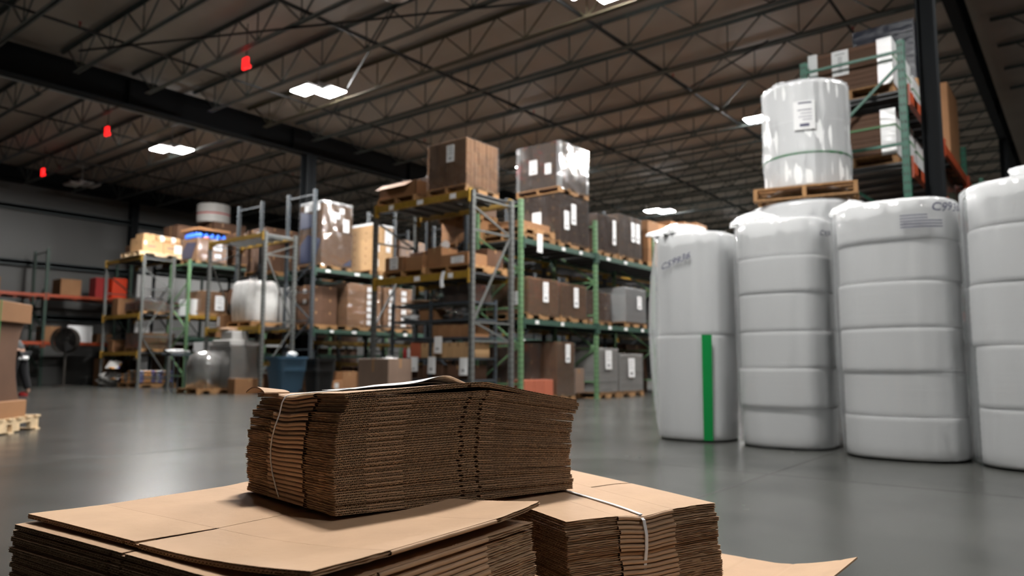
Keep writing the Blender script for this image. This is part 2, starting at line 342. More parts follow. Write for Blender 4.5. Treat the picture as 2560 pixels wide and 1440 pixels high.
# ------------------------------------------------------------------ lamps
def high_bay(x, y, lv):
    m = 'lamp' if lv >= 1 else ('lamp%d' % round(lv * 100) if lv > 0 else 'lampoff')
    if m not in M: M[m] = mat('lamp diffuser, dimmed', (1, 1, 1), .5, emit=(1, .985, .96), es=LAMP * lv)
    vis = {(9.45, 5.72): 'high bay lamp at the top edge of the picture', (9.42, 12.66): 'brightest high bay lamp, in front of the deep girder', (9.67, 19.38): 'bright high bay lamp beyond the deep girder',
           (9.91, 25.7): 'unlit high bay lamp by the liner panel wall', (17.11, 5.7): 'lit high bay lamp beside the tall white roll', (25.05, 12.54): 'lit far high bay lamp above the silver wrapped loads'}
    hid = {(17.2, 12.6): 'lit high bay lamp hidden behind the tall wrapped brown load', (25, 5.7): 'lit high bay lamp hidden behind the strapped panel stacks', (25, 19.4): 'lit high bay lamp hidden behind the brown wrapped load on yellow beams',
           (33, 5.7): 'farthest lit high bay lamp behind the tall white roll', (33, 12.5): 'farthest lit high bay lamp behind the foam bundles', (33, 19.4): 'farthest lit high bay lamp behind the long rack row',
           (2.9, 2.6): 'unseen high bay lamp placed off the lamp grid to light the foam bundles', (1.9, -4.5): 'dim unseen high bay lamp added farther back to lift the bundle fronts', (9.5, -1.2): 'dim unseen high bay lamp added as fill beyond the bottle green rack'}  # these lamps are added out of view, placed for their light
    lb = vis.get((x, y)) or hid[(x, y)]
    t = thing('high_bay_lamp', lb, 'lamp', (x, y, LAMP_Z), 0, 'high bay lamps under the roof')
    MB().tube([(-.25, 0, .62), (.25, 0, .62)], .012, 6).build('hanger_bar', 'housing', t)
    for s in (-1, 1):
        px, py = .20 * s, -.16 * s
        h = MB(); h.cbox(px - .2, px + .2, py - .3, py + .3, .012, .07, .01); hh = h.build('housing', 'housing', t)
        d = MB(); d.box(px - .18, px + .18, py - .28, py + .28, 0, .012); d.build('diffuser', m, hh)
    c = MB(); c.box(-.12, .12, -.15, .15, .07, .16); c.tube([(0, 0, .16), (0, 0, .70)], .012, 6); c.build('driver_box', 'housing', t)
for a in LAMPS: high_bay(*a)
t = thing('round_high_bay_lamp', 'unlit round high bay lamp with a ribbed glass bowl at the top edge', 'lamp', (7.35, 8.05, 6.28))
MB().lathe([(.05, -.02), (.17, .0), (.24, .05), (.27, .14), (.25, .2)], n=32).build('glass_bowl', 'glassdome', t, smooth=True)
MB().lathe([(.16, .18), (.17, .3), (.13, .42)], n=24).build('ballast_housing', 'housing', t)
for x, y, z, lb in ((7.43, 12.25, 6.25, 'red signal light nearest the brightest high bay lamp'), (7.66, 18.62, 6.25, 'middle red signal light, beyond the deep girder'), (8.23, 24.19, 6.25, 'red signal light farthest away, near the liner panel wall')):
    t = thing('signal_light', lb, 'light', (x, y, z), R(0), 'red signal lights hanging in a row')
    MB().cbox(-.02, .03, -.085, .085, 0, .22, .01).build('housing', 'redled', t)
    MB().lathe([(.02, -.02), (.035, .0), (.035, .03), (.02, .05)], c=(.0, -.13), n=16).build('lamp_lens', 'redled', t)
    MB().tube([(.02, 0, .26), (.02, 0, .9)], .008, 6).build('hanger', 'pipe', t)

# ------------------------------------------------------------------ pallets, cartons, wrapped loads
def pallet_mesh_proto(L, W, m='wood', name='pallet', label='p', group=None):
    """L along x, W along y, origin at the middle of the base"""
    t = thing(name, label, 'pallet', (0, 0, -50), 0, group)
    d = MB(); n = 7; w = .1; g = (L - n * w) / (n - 1)
    for i in range(n): x = -L / 2 + i * (w + g); d.box(x, x + w, -W / 2, W / 2, .112, .13)
    d.build('deck', m, t)
    for y in (-W / 2 + .02, 0, W / 2 - .02):
        s = MB(); s.box(-L / 2, L / 2, y - .02, y + .02, .078, .112)
        for a, b in ((-L / 2, -L / 2 + .16), (-L * .14, L * .14), (L / 2 - .16, L / 2)): s.box(a, b, y - .02, y + .02, .018, .078)
        s.build('stringer', m, t)
    b = MB()
    for x in (-L / 2, -w / 2, L / 2 - w): b.box(x, x + w, -W / 2, W / 2, 0, .018)
    b.build('bottom_deck', m, t)
    return t
PROTO = {}
def pallet(x, y, z, label, L=1.2, W=1.0, rz=0, m='wood', group='wooden pallets'):
    k = (L, W, m)
    if k not in PROTO:
        PROTO[k] = pallet_mesh_proto(L, W, m, 'pallet', label, group); PROTO[k].location = (x, y, z); PROTO[k].rotation_euler.z = rz; return PROTO[k]
    return dup(PROTO[k], (x, y, z), rz, label, group)
CART = {}
def carton_mesh(dx, dy, dz, m):
    k = (round(dx, 3), round(dy, 3), round(dz, 3), m)
    if k not in CART:
        b = MB(); b.cbox(0, dx, 0, dy, 0, dz, .006); b.m = 1
        if not m.startswith('carton'): dx0 = dx; b.m = 0
        b.box(.0, dx, dy / 2 - .025, dy / 2 + .025, dz, dz + .001)      # tape along the closing seam
        b.box(-.001, 0, dy / 2 - .025, dy / 2 + .025, dz * .72, dz); b.box(dx / 2 - .025, dx / 2 + .025, -.001, 0, dz * .8, dz)
        o = b.build('carton', [m, 'tape']); CART[k] = o.data; bpy.data.objects.remove(o)
    return CART[k]
M['tape'] = mat('clear packing tape', (.36, .21, .11), .25)
def label_mesh(b, face, a, c, w_, h_, off):
    """a paper label on a face of a load: 'x' is the face at low x (a runs along y), 'y' the face at low y (a runs along x); z from c down"""
    b.m = 0
    if face == 'x': b.box(off - .004, off - .001, a, a + w_, c - h_, c); bx = lambda u0, u1, v0, v1: b.box(off - .006, off - .004, a + w_ * u0, a + w_ * u1, c - h_ * v1, c - h_ * v0)
    else: b.box(a, a + w_, off - .004, off - .001, c - h_, c); bx = lambda u0, u1, v0, v1: b.box(a + w_ * u0, a + w_ * u1, off - .006, off - .004, c - h_ * v1, c - h_ * v0)
    b.m = 1
    for q in range(4): bx(.12, .85 - .1 * (q % 3), .12 + q * .13, .15 + q * .13)
    for q in range(9): bx(.25 + q * .055, .25 + q * .055 + .03, .72, .88)
    b.m = 0
def load(label, x, y, z, dx, dy, dz, nx=2, ny=2, nz=3, m='carton', wrap='film', labels=(), cat='pallet load', name='pallet_load', rz=0, group=None, cap=None, pal=True, palm='wood', short=None, jit=.004, corners=None, on=None, tears=0):
    """a unit load whose low corner is (x, y, z): pallet below, cartons, labels, stretch film"""
    if pal: pallet(x + dx / 2, y + dy / 2, z, ('wooden pallet %s' % (on or ('under the ' + short))), round(dx + .04, 2), round(dy + .02, 2), 0, palm); z += .13
    t = thing(name, label, cat, (x, y, z), rz, group)
    cx, cy, cz = dx / nx, dy / ny, dz / nz
    me = carton_mesh(cx - .004, cy - .004, cz - .002, m); n = 0
    for i in range(nx):
        for j in range(ny):
            for k in range(nz):
                if i == 0 or j == 0 or k == nz - 1:
                    o = bpy.data.objects.new('carton', me); COL.objects.link(o); o.parent = t; n += 1
                    o.location = (i * cx + .002 + random.uniform(-jit, jit), j * cy + .002 + random.uniform(-jit, jit), k * cz)
    if cap: MB().cbox(-.012, dx + .012, -.012, dy + .012, dz - .04, dz + .025, .01).build('top_cap', cap, t)
    if corners:
        for (a, c) in ((0, 0), (dx, 0), (0, dy)):
            b = MB(); sx = 1 if a == 0 else -1; sy = 1 if c == 0 else -1
            b.box(min(a - sx * .008, a + sx * .07), max(a - sx * .008, a + sx * .07), min(c - sy * .01, c - sy * .006), max(c - sy * .01, c - sy * .006), 0, dz + .01)
            b.box(min(a - sx * .01, a - sx * .006), max(a - sx * .01, a - sx * .006), min(c - sy * .008, c + sy * .07), max(c - sy * .008, c + sy * .07), 0, dz + .01)
            b.build('edge_protector', corners, t)
    for lb in labels:
        b = MB(); label_mesh(b, lb[0], lb[1], lb[2], lb[3], lb[4], -.012 if not wrap else -.022); b.build('label', ['paper', 'inkgrey'], t)
    if wrap:
        b = MB(); e = .014; nn = 10
        def side(p0, p1, nrm):
            def fn(a, c):
                q = math.sin(PI * c) ** .5 if 0 < c < 1 else 0
                wv = (math.sin(a * 17 + c * 5 + x) * .004 + math.sin(c * 23 + a * 9 + y) * .004)
                return (p0[0] + (p1[0] - p0[0]) * a + nrm[0] * wv, p0[1] + (p1[1] - p0[1]) * a + nrm[1] * wv, -.05 + (dz + .06) * c)
            b.grid(fn, nn, nn)
        P = [(-e, -e), (dx + e, -e), (dx + e, dy + e), (-e, dy + e)]; Nn = [(0, -1), (1, 0), (0, 1), (-1, 0)]
        for i in range(4): side(P[i], P[(i + 1) % 4], Nn[i])
        b.grid(lambda a, c: (-e + (dx + 2 * e) * a, -e + (dy + 2 * e) * c, dz + .01 + .006 * math.sin(a * 13) * math.sin(c * 11)), nn, nn)
        b.build('stretch_wrap', wrap, t, smooth=True)
    return t
def carton(label, x, y, z, dx, dy, dz, m='carton', rz=0, group=None, labels=(), name='carton', tex=None):
    o = bpy.data.objects.new(name, carton_mesh(dx, dy, dz, m)); COL.objects.link(o); o.location = (x, y, z); o.rotation_euler.z = rz
    tag(o, label, 'box', group)
    for lb in labels:
        b = MB(); label_mesh(b, lb[0], lb[1], lb[2], lb[3], lb[4], -.002); b.build('label', ['paper', 'inkgrey'], o)
    return o

# ------------------------------------------------------------------ pallet racks
def post_mesh(z1, m, s=.075, dense=.1):
    b = MB(); b.box(-s / 2, s / 2, -s / 2, s / 2, 0, z1); b.box(-s * .8, s * .8, -s * .8, s * .8, 0, .008); b.m = 1
    z = .12
    while z < z1 - .05:          # punched slots on two faces
        for q in (-.016, .016):
            b.box(q - .006, q + .006, -s / 2 - .001, -s / 2, z, z + .035); b.box(-s / 2 - .001, -s / 2, q - .006, q + .006, z, z + .035)
        z += dense
    return b
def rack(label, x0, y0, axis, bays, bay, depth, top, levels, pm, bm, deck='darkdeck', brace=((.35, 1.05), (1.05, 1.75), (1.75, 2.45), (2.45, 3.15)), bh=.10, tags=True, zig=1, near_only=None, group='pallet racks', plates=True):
    t = thing('pallet_rack', label, 'rack', (x0, y0, 0), 0, group)
    me = None
    A = (lambda l, d: (l, d)) if axis == 'X' else (lambda l, d: (d, l))
    for k in range(bays + 1):
        px, py = A(k * bay, 0)
        fr = MB(); z = brace[0][0]
        for i, (za, zb) in enumerate(brace):
            if zb > top: break
            p0, p1 = A(k * bay, .03), A(k * bay, depth - .03)
            fr.bar((*p0, za), (*p1, za), .03)
            if i % 2 == (0 if zig > 0 else 1): fr.bar((*p0, za), (*p1, zb), .03)
            else: fr.bar((*p1, za), (*p0, zb), .03)
        f = fr.build('upright_frame', pm, t); MB().bar((*A(k * bay, .03), top - .12), (*A(k * bay, depth - .03), top - .12), .03).build('top_brace', pm, f)
        for d in (0, depth):
            if me is None: o = post_mesh(top, pm).build('post', [pm, 'seam'], f); me = o.data
            else: o = bpy.data.objects.new('post', me); COL.objects.link(o); o.parent = f
            o.location = (*A(k * bay, d), 0)
    for lv in levels:
        bmm = bm
        if isinstance(lv, tuple): lv, bmm = lv
        for k in range(bays):
            for d in (0, depth):
                b = MB(); l0, l1 = k * bay + .04, (k + 1) * bay - .04; dd = -.02 if d == 0 else .02
                p0, p1 = A(l0, d - .025 + dd), A(l1, d + .025 + dd)
                b.box(min(p0[0], p1[0]), max(p0[0], p1[0]), min(p0[1], p1[1]), max(p0[1], p1[1]), lv - bh, lv)
                if plates:
                    for l in (l0 - .02, l1 - .02):
                        p0, p1 = A(l, d - .045 + dd), A(l + .04, d + .045 + dd)
                        b.box(min(p0[0], p1[0]), max(p0[0], p1[0]), min(p0[1], p1[1]), max(p0[1], p1[1]), lv - bh - .09, lv + .03)
                bo = b.build('beam', bmm, t)
                if tags and d == 0:
                    for q in range(2 + (k + int(lv * 7)) % 2):
                        g = MB(); l = l0 + bay * (.15 + .3 * q) + random.uniform(-.1, .1); p0, p1 = A(l, -.05), A(l + random.uniform(.09, .16), -.046)
                        g.box(min(p0[0], p1[0]), max(p0[0], p1[0]), min(p0[1], p1[1]), max(p0[1], p1[1]), lv - bh + .015, lv - .02); g.build('location_tag', 'paper', bo)
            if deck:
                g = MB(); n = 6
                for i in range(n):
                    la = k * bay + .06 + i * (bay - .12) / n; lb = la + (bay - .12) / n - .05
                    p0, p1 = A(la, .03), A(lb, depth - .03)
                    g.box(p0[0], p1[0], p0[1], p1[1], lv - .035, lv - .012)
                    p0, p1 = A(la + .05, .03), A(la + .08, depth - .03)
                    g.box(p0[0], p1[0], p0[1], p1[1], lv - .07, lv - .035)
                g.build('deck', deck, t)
    return t
# row A, light green posts, seen to the right of the middle
rack('long pallet rack with light green posts and dark green beams', 10.72, 8.2, 'X', 4, 2.62, 1.07, 3.78, (1.55, 3.05), 'green', 'darkgreenbeam', zig=-1)
rack('dark pallet rack standing back to back behind the light green posts', 10.72, 9.55, 'X', 4, 2.62, 1.07, 4.6, (1.55, 3.05), 'darkpost', 'yellow', tags=False)
# end racks facing the aisle
rack('grey pallet rack with yellow beams holding the brown wrapped load', 9.3, 8.15, 'Y', 1, 2.45, 1.07, 3.68, (2.29, 3.68), 'greypost', 'yellow', brace=((1.1, 1.42), (1.42, 3.0), (3.0, 3.4)), bh=.12, zig=-1)
rack('mostly empty grey pallet rack with yellow beams and a bare top deck', 10.0, 15.3, 'Y', 1, 2.45, .84, 3.86, (1.6, 3.83), 'greypost', 'yellow', brace=((.5, 1.55), (1.7, 3.3), (3.3, 3.6)), bh=.10, tags=False, zig=1, deck='wiredeck')
rack('grey pallet rack with yellow beams holding the pale tan cartons', 10.25, 21.85, 'Y', 1, 2.45, .90, 3.92, (1.06, 2.18, 3.9), 'greypost', 'yellow', brace=((.3, 1.5), (1.5, 2.9), (2.9, 3.5)), bh=.11, tags=False, zig=-1)
# row C
rack('tall slate grey pallet rack behind the bare top deck', 10.9, 14.65, 'X', 4, 2.62, 1.07, 4.95, (1.55, 3.03), 'darkpost', 'darkgreenbeam', zig=1)
rack('tall slate grey pallet rack standing back to back behind another slate one', 10.9, 16.88, 'X', 4, 2.62, 1.07, 4.95, ((.75, 'yellow'), (1.35, 'yellow'), 3.03), 'darkpost', 'darkgreenbeam', tags=False, zig=1)
# row E
rack('pallet rack with one light green corner post behind the blue bin', 11.2, 21.0, 'X', 3, 2.62, 1.07, 3.80, (1.03, 1.5, (2.15, 'yellow'), 3.72), 'green', 'darkgreenbeam', tags=False, zig=1)
# along the liner panel wall
rack('dark green wall rack with orange beams under the liner panels', 4.0, 26.2, 'X', 4, 2.62, 1.07, 4.4, (1.40, 2.92), 'darkgreenbeam', 'orange', tags=False, zig=1)
# right-hand rack
rack('tall bottle green rack with orange beams behind the white rolls', 9.1, 1.5, 'X', 4, 2.62, 1.07, 4.40, (1.5, 3.02, 3.86), 'green2', 'orange', tags=False, brace=((.4, 1.3), (1.3, 2.2), (2.3, 3.15), (3.2, 4.12)), bh=.13, zig=1)

# ------------------------------------------------------------------ loads: row A
load('tall wrapped brown load stacked on another load at the rack corner, with white edge boards', 12.01, 8.2, 4.16, 1.05, 1.08, .93, 3, 3, 4, 'cartongrey', 'filmshiny', [('x', .55, .62, .2, .3), ('x', .2, .5, .15, .22)], corners='whiteproduct', on='between the two stacked dark wrapped loads')
load('dark wrapped carton load directly under the load with white edge boards', 12.01, 8.2, 3.05, 1.05, .98, .95, 3, 3, 4, 'cartondark', 'filmshiny', [('x', .45, .62, .22, .32), ('y', .12, .62, .17, .38), ('y', .38, .8, .17, .42)], on='under the dark wrapped load of row with light green posts')
pallet(11.35, 8.72, 3.05, 'lower of two wooden pallets stacked beside the first light green post', 1.1, .95)
pallet(11.35, 8.72, 3.18, 'upper of two wooden pallets stacked beside the first light green post', 1.1, .95)
carton('flat brown carton lying on stacked pallets beside the first light green post', 10.85, 8.3, 3.31, .95, .8, .12, 'carton')
tg = MB(); tg.box(11.15, 11.31, 8.13, 8.135, 2.83, 3.18); tg.m = 1
for q in range(5): tg.box(11.18, 11.27, 8.127, 8.13, 3.12 - q * .05, 3.135 - q * .05)
tag(tg.build('paper_sheet', ['paper', 'ink']), 'paper sheet hanging over the upper dark green beam by the first green post', 'paper')
load('dark wrapped load with a loose white film tail on the upper green beam', 13.42, 8.2, 3.05, .80, 1.0, .78, 2, 2, 3, 'cartondark', 'filmshiny', [('y', .62, .72, .14, .55)], on='under the load with a loose white film tail')
load('silver wrapped load with two long white labels on the upper green beam', 14.34, 8.2, 3.05, 1.05, 1.0, .92, 3, 2, 3, 'cartongrey', 'filmshiny', [('y', .55, .8, .16, .45), ('y', .78, .8, .16, .45)], on='under the silver wrapped load with two long labels')
load('plain brown carton load farthest along the upper green beam', 15.75, 8.2, 3.05, 1.1, 1.0, 1.0, 2, 2, 3, 'carton', None, on='under the farthest brown carton load on the upper green beam')
load('brown wrapped carton load on the lower green beam beside the first green post', 10.95, 8.2, 1.55, 1.0, 1.0, .66, 3, 3, 2, 'carton', 'filmshiny', [('y', .45, .6, .17, .38), ('x', .2, .4, .2, .25)], on='under the brown wrapped cartons beside the first green post')
load('brown wrapped carton load on the lower green beam with one long label', 12.05, 8.2, 1.55, .92, 1.0, .64, 2, 2, 3, 'carton', 'filmshiny', [('y', .42, .58, .16, .40)], on='under the wrapped cartons with one long label')
load('dark shrouded load on the lower green beam behind the grey wrapped one', 13.45, 8.45, 1.55, .95, .85, .62, 2, 2, 2, 'cartondark', 'film', on='under the dark shrouded load')
load('grey wrapped bag load on the lower green beam farthest from the corner', 14.62, 8.2, 1.55, .95, .9, .78, 1, 1, 6, 'whiteproduct', 'filmshiny', [('y', .5, .6, .2, .3)], on='under the grey wrapped bag load')
load('tall brown carton stack in film on the floor behind the first green post', 11.95, 8.25, 0, .62, .8, 1.02, 1, 2, 2, 'carton', 'filmshiny', [('y', .28, .98, .16, .36)], on='under the tall brown carton stack')
carton('wide brown carton on the floor in front of the tall carton stack', 12.62, 8.3, .13, .40, .8, .5, 'cartongrey')
load('very dark wrapped load on the floor reflecting a lamp', 10.85, 8.6, 0, 1.0, .85, .98, 2, 2, 3, 'cartondark', 'filmshiny', on='under the very dark wrapped load')
for i in range(3): carton(['red brown carton on the floor by the first green post', 'middle red brown carton on the floor by the first green post', 'red brown carton on the floor touching the tall carton stack'][i], 10.78 + .31 * i, 8.16, 0, .3, .4, .42, 'redcarton', group='red brown cartons on the floor')
load('grey bag load on the floor beside the second green post', 13.38, 8.2, 0, .86, .95, .93, 1, 1, 9, 'concretebag', 'film', [('y', .3, .88, .25, .4)], on='under the grey bag load beside the second green post')
load('grey bag load on the floor half hidden by the first foam bundle', 14.32, 8.2, 0, 1.05, .95, .82, 1, 1, 8, 'concretebag', 'film', [('y', .35, .72, .28, .42)], on='under the grey bag load half hidden by the foam bundle')
for k in range(5):   # high loads beyond, over the foam bundles
    carton(['brown carton on the far end of the long rack', 'second brown carton on the far end of the long rack', 'third brown carton on the far end of the long rack', 'fourth brown carton on the far end of the long rack', 'fifth brown carton on the far end of the long rack'][k], 17.2 + .78 * k, 8.3, 3.05 if k % 2 else 3.05, .72, .9, 1.35 + .1 * (k % 3), 'carton', group='brown cartons on the far end of the long rack')

# row A back-to-back rack
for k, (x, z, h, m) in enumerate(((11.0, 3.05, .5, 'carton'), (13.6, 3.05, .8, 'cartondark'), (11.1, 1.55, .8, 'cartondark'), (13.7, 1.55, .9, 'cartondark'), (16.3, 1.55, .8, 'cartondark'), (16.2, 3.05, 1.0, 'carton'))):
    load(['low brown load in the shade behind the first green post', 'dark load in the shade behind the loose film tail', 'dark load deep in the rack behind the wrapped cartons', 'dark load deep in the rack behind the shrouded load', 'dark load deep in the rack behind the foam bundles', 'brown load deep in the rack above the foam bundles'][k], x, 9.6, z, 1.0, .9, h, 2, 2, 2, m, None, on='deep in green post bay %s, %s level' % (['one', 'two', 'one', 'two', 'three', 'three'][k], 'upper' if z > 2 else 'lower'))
load('grey brown wrapped load seen through the yellow beams, left of the first green post', 10.45, 9.55, 3.6, 1.2, .9, .25, 3, 2, 1, 'cartongrey', None, on='under the thin grey brown load, seen through yellow beams')

# ------------------------------------------------------------------ loads: middle rack B
load('brown wrapped carton load alone on top of the yellow beams', 9.3, 8.30, 3.68, .86, .92, .82, 8, 4, 4, 'carton', 'filmshiny', [('x', .28, .74, .17, .30)], on='under the brown load on top of the yellow beams')
pallet(9.8, 10.05, 3.68, 'wooden pallet under the torn open carton on the yellow beams', 1.05, 1.0)
def open_tray(name, label, x, y, z, dx, dy, dz, m, t=.012):
    b = MB(); b.box(0, dx, 0, dy, 0, t); b.box(0, t, 0, dy, 0, dz); b.box(dx - t, dx, 0, dy, 0, dz); b.box(0, dx, 0, t, 0, dz); b.box(0, dx, dy - t, dy, 0, dz)
    o = b.build(name, m, loc=(x, y, z)); return tag(o, label, 'box')
tr = open_tray('open_carton', 'torn open brown carton with film inside on the yellow beams', 9.32, 9.55, 3.81, .95, 1.0, .27, 'carton')
fl = MB(); fl.add([(9.3, 9.6, 4.08), (9.3, 10.5, 4.08), (9.1, 10.45, 3.98), (9.08, 9.7, 3.96)], [(0, 1, 2, 3), (3, 2, 1, 0)]); ff = MB().sheet(lambda a, b: (0 - .18 * a, .1 + .8 * b, .27 - .12 * a), 2, 2, .005).build('flap', 'carton', tr)
def crumple(name, label, cat, c, r, m, seed=0, sq=.6, group=None):
    rg = random.Random(seed); ph = [rg.uniform(0, 6) for _ in range(6)]; b = MB()
    def fn(a, t):
        th = 2 * PI * a; p = PI * t; k = 1 + .22 * math.sin(3 * th + ph[0] + 4 * p) + .14 * math.sin(7 * th + ph[1] - 5 * p) + .08 * math.sin(13 * th + ph[2] + 9 * p)
        return (r[0] * k * math.sin(p) * math.cos(th), r[1] * k * math.sin(p) * math.sin(th), r[2] * (1 - math.cos(p)) * (.85 + .15 * k))
    b.grid(fn, 40, 18); return tag(b.build(name, m, loc=c, smooth=True), label, cat, group)
crumple('crumpled_film', 'crumpled clear film inside the torn open carton', 'film', (9.75, 10.0, 3.85), (.35, .4, .17), 'film', 3)
carton('brown carton standing in the torn open carton tray', 9.75, 9.65, 3.83, .4, .5, .40, 'cartondark')
for i in range(2): pallet(9.84, 8.75 + 1.12 * i, 2.29, ['wooden pallet on the lower yellow beam nearest the perforated post', 'wooden pallet on the lower yellow beam away from the perforated post'][i], 1.05, 1.05)
carton('small brown carton with a white paper on it, lower yellow beam', 9.35, 9.90, 2.42, .45, .48, .27, 'carton', labels=[('x', .12, .26, .22, .22)])
carton('small brown carton in the middle of the lower yellow beam', 9.35, 9.38, 2.42, .45, .45, .25, 'carton')
carton('wide brown carton with a white label on the lower yellow beam', 9.35, 8.28, 2.42, .5, .66, .20, 'carton', labels=[('x', .1, .15, .3, .12)])
carton('brown carton on the lower yellow beam behind the wide carton', 9.88, 8.3, 2.42, .45, .8, .33, 'cartondark')
carton('tall brown carton on the lower yellow beam behind the small ones', 9.86, 9.45, 2.42, .45, .8, .42, 'cartondark')
o = MB().tube([(9.6, 9.05, 2.86), (9.9, 9.45, 2.86)], .07, 14).build('paper_roll', 'kraft'); tag(o, 'short tan paper roll lying on cartons of the lower yellow beam', 'roll'); MB().tube([(9.597, 9.046, 2.86), (9.66, 9.13, 2.86)], .0715, 14).build('white_end', 'paper', o)
carton('brown carton under the short tan paper roll', 9.42, 8.98, 2.42, .42, .36, .37, 'carton')
tg = MB().sheet(lambda a, b: (9.252 - .01 * math.sin(PI * a) - .03 * b, 8.72 + .09 * a + .03 * math.sin(3 * b), 2.31 - .28 * b), 4, 6, .001); tag(tg.build('film_tail', 'whiteproduct'), 'thin white film tail hanging from the lower yellow beam', 'film')

# steel shelving inside the lower half of rack B
sh = thing('steel_shelving', 'dark slate steel shelving unit below the yellow beams', 'shelving', (9.55, 8.35, 0))
me = post_mesh(1.85, 'darkpost', .045).build('post', ['darkpost', 'seam'], sh).data
first = [o for o in sh.children][0]
for i, (x, y) in enumerate(((0, 0), (.62, 0), (0, 1.0), (.62, 1.0), (0, 2.0), (.62, 2.0))):
    if i: o = bpy.data.objects.new('post', me); COL.objects.link(o); o.parent = sh
    else: o = first
    o.location = (x, y, 0)
for z in (.12, .44, .82, 1.18, 1.50, 1.80): MB().box(-.02, .64, -.02, 2.02, z - .035, z).build('shelf', 'darkpost', sh)
y = 8.42
for i in range(6):
    carton('%s tan carton from the perforated post on the middle shelf' % 'first second third fourth fifth sixth'.split()[i], 9.60, y, .82, .5, .2, .27, 'cartontan', group='tan cartons on the middle shelf'); y += .205
carton('red brown carton beside the tan ones on the slate shelving', 9.60, 9.68, .82, .5, .24, .29, 'redcarton')
for i in range(4): carton('%s dark tan carton from the perforated post on the fourth shelf' % 'first second third fourth'.split()[i], 9.62, 8.45 + .25 * i, 1.18, .5, .24, .24, 'carton', group='dark tan cartons on the fourth shelf')
for i in range(3): carton('%s brown carton from the perforated post on the low shelf' % 'first second third'.split()[i], 9.62, 8.5 + .62 * i, .44, .5, .5, .25, 'cartondark', group='brown cartons on the low shelf')
crumple('film_bag', 'crumpled silver film bag on the fifth shelf of the slate shelving', 'bag', (9.8, 8.85, 1.50), (.25, .3, .12), 'filmshiny', 5)
crumple('film_bag', 'white film bag at the far end of the fifth shelf', 'bag', (9.8, 10.05, 1.50), (.2, .2, .07), 'whiteproduct', 6)
carton('brown carton on the fifth shelf between the film bags', 9.65, 9.35, 1.50, .4, .4, .22, 'carton')
for i in range(3): tag(MB().lathe([(.03, 0), (.035, .02), (.035, .14), (.015, .17), (.015, .2)], n=14).build('bottle', ['whiteproduct', 'red', 'green'][i], loc=(9.62, 9.98 + .1 * i, .82), smooth=True), ['white bottle on the slate shelving', 'red bottle on the slate shelving', 'green bottle on the slate shelving'][i], 'bottle')
crumple('brown_paper_bundle', 'brown paper bundle on the top shelf under the yellow beam', 'paper', (9.85, 9.7, 1.80), (.28, .5, .05), 'kraft', 9)
crumple('silver_bag', 'bright silver bag on the top shelf under the yellow beam', 'bag', (9.8, 9.25, 1.80), (.2, .16, .14), 'filmshiny', 11)
load('dark brown shrouded load on the top shelf beside the far grey post', 9.62, 8.4, 1.80, .5, .7, .3, 1, 1, 1, 'cartondark', 'filmshiny', pal=False)
for i, (yy, zz) in enumerate(((8.42, .82), (9.03, 1.20), (9.62, .84), (10.28, .86), (9.18, .84))):
    b = MB().sheet(lambda a, c: (9.515 - .02 * c - .01 * math.sin(PI * a), yy + .19 * a - .01 * c, zz - (.30 if i != 2 else .26) * c), 4, 6, .001); b.m = 1
    for q in range(3): b.box(9.488, 9.489, yy + .05, yy + .13, zz - .24 + .015 * q, zz - .232 + .015 * q)
    tag(b.build('paper_sheet', ['paper', 'ink']), ['paper sheet hanging on the slate shelving right of the perforated post', 'paper sheet hanging highest on the slate shelving', 'paper sheet hanging by the red brown carton', 'paper sheet hanging farthest from the perforated post', 'paper sheet hanging below the tan cartons, left of the perforated post'][i], 'paper', 'papers hanging on the slate shelving')

# big plain carton on the floor in front of rack B, and cartons around it
carton('large plain pinkish brown carton on the floor in front of the slate shelving', 8.55, 9.35, 0, .55, .78, .80, 'cartongrey', rz=0)
o = MB().sheet(lambda a, b: (8.62 + .3 * a, 9.5 + .36 * b, .803 + .01 * math.sin(5 * b)), 4, 4, .002).build('paper_sheet', 'paper'); tag(o, 'white paper lying on the large plain carton', 'paper')

# ------------------------------------------------------------------ loads: row C
load('tall double brown gaylord load with a white lid on the slate rack', 11.14, 14.65, 3.03, .92, .92, .80, 1, 1, 1, 'carton', 'filmshiny', on='under the tall brown gaylord with a white lid')
load('upper brown gaylord box with a white lid and white labels', 11.16, 14.67, 3.98, .90, .90, .74, 1, 1, 1, 'carton', 'filmshiny', [('y', .5, .63, .14, .14), ('y', .3, .5, .2, .16), ('y', .62, .36, .18, .32), ('x', .1, .68, .6, .16)], cap='whiteproduct', pal=False)
def navy_print(root, pts):
    nb = MB(); n = len(pts); nb.add(pts, [tuple(range(n)), tuple(range(n - 1, -1, -1))]); nb.build('printed_shape', 'navyink', root)
L_ = [o for o in COL.objects if o.get('label') in ('tall double brown gaylord load with a white lid on the slate rack', 'upper brown gaylord box with a white lid and white labels')]
for o in L_:
    if o['label'].startswith('tall'): navy_print(o, [(-.02, .85, .05), (-.02, .25, .05), (-.02, .03, .6), (-.02, .55, .75), (-.02, .85, .5)]); navy_print(o, [(.62, -.022, .0), (.90, -.022, .0), (.90, -.022, .18)])
    else: navy_print(o, [(-.02, .88, .1), (-.02, .4, .1), (-.02, .2, .4), (-.02, .88, .55)])
load('square carton load with a white lid beside the tall gaylord', 12.72, 14.65, 3.03, .78, .92, 1.22, 2, 2, 6, 'cartontan', None, [('y', .1, 1.1, .12, .12), ('y', .45, 1.12, .25, .4), ('y', .1, .7, .16, .2), ('y', .5, .66, .14, .14), ('y', .12, .3, .12, .2)], cap='whiteproduct', on='under the carton load with a white lid')
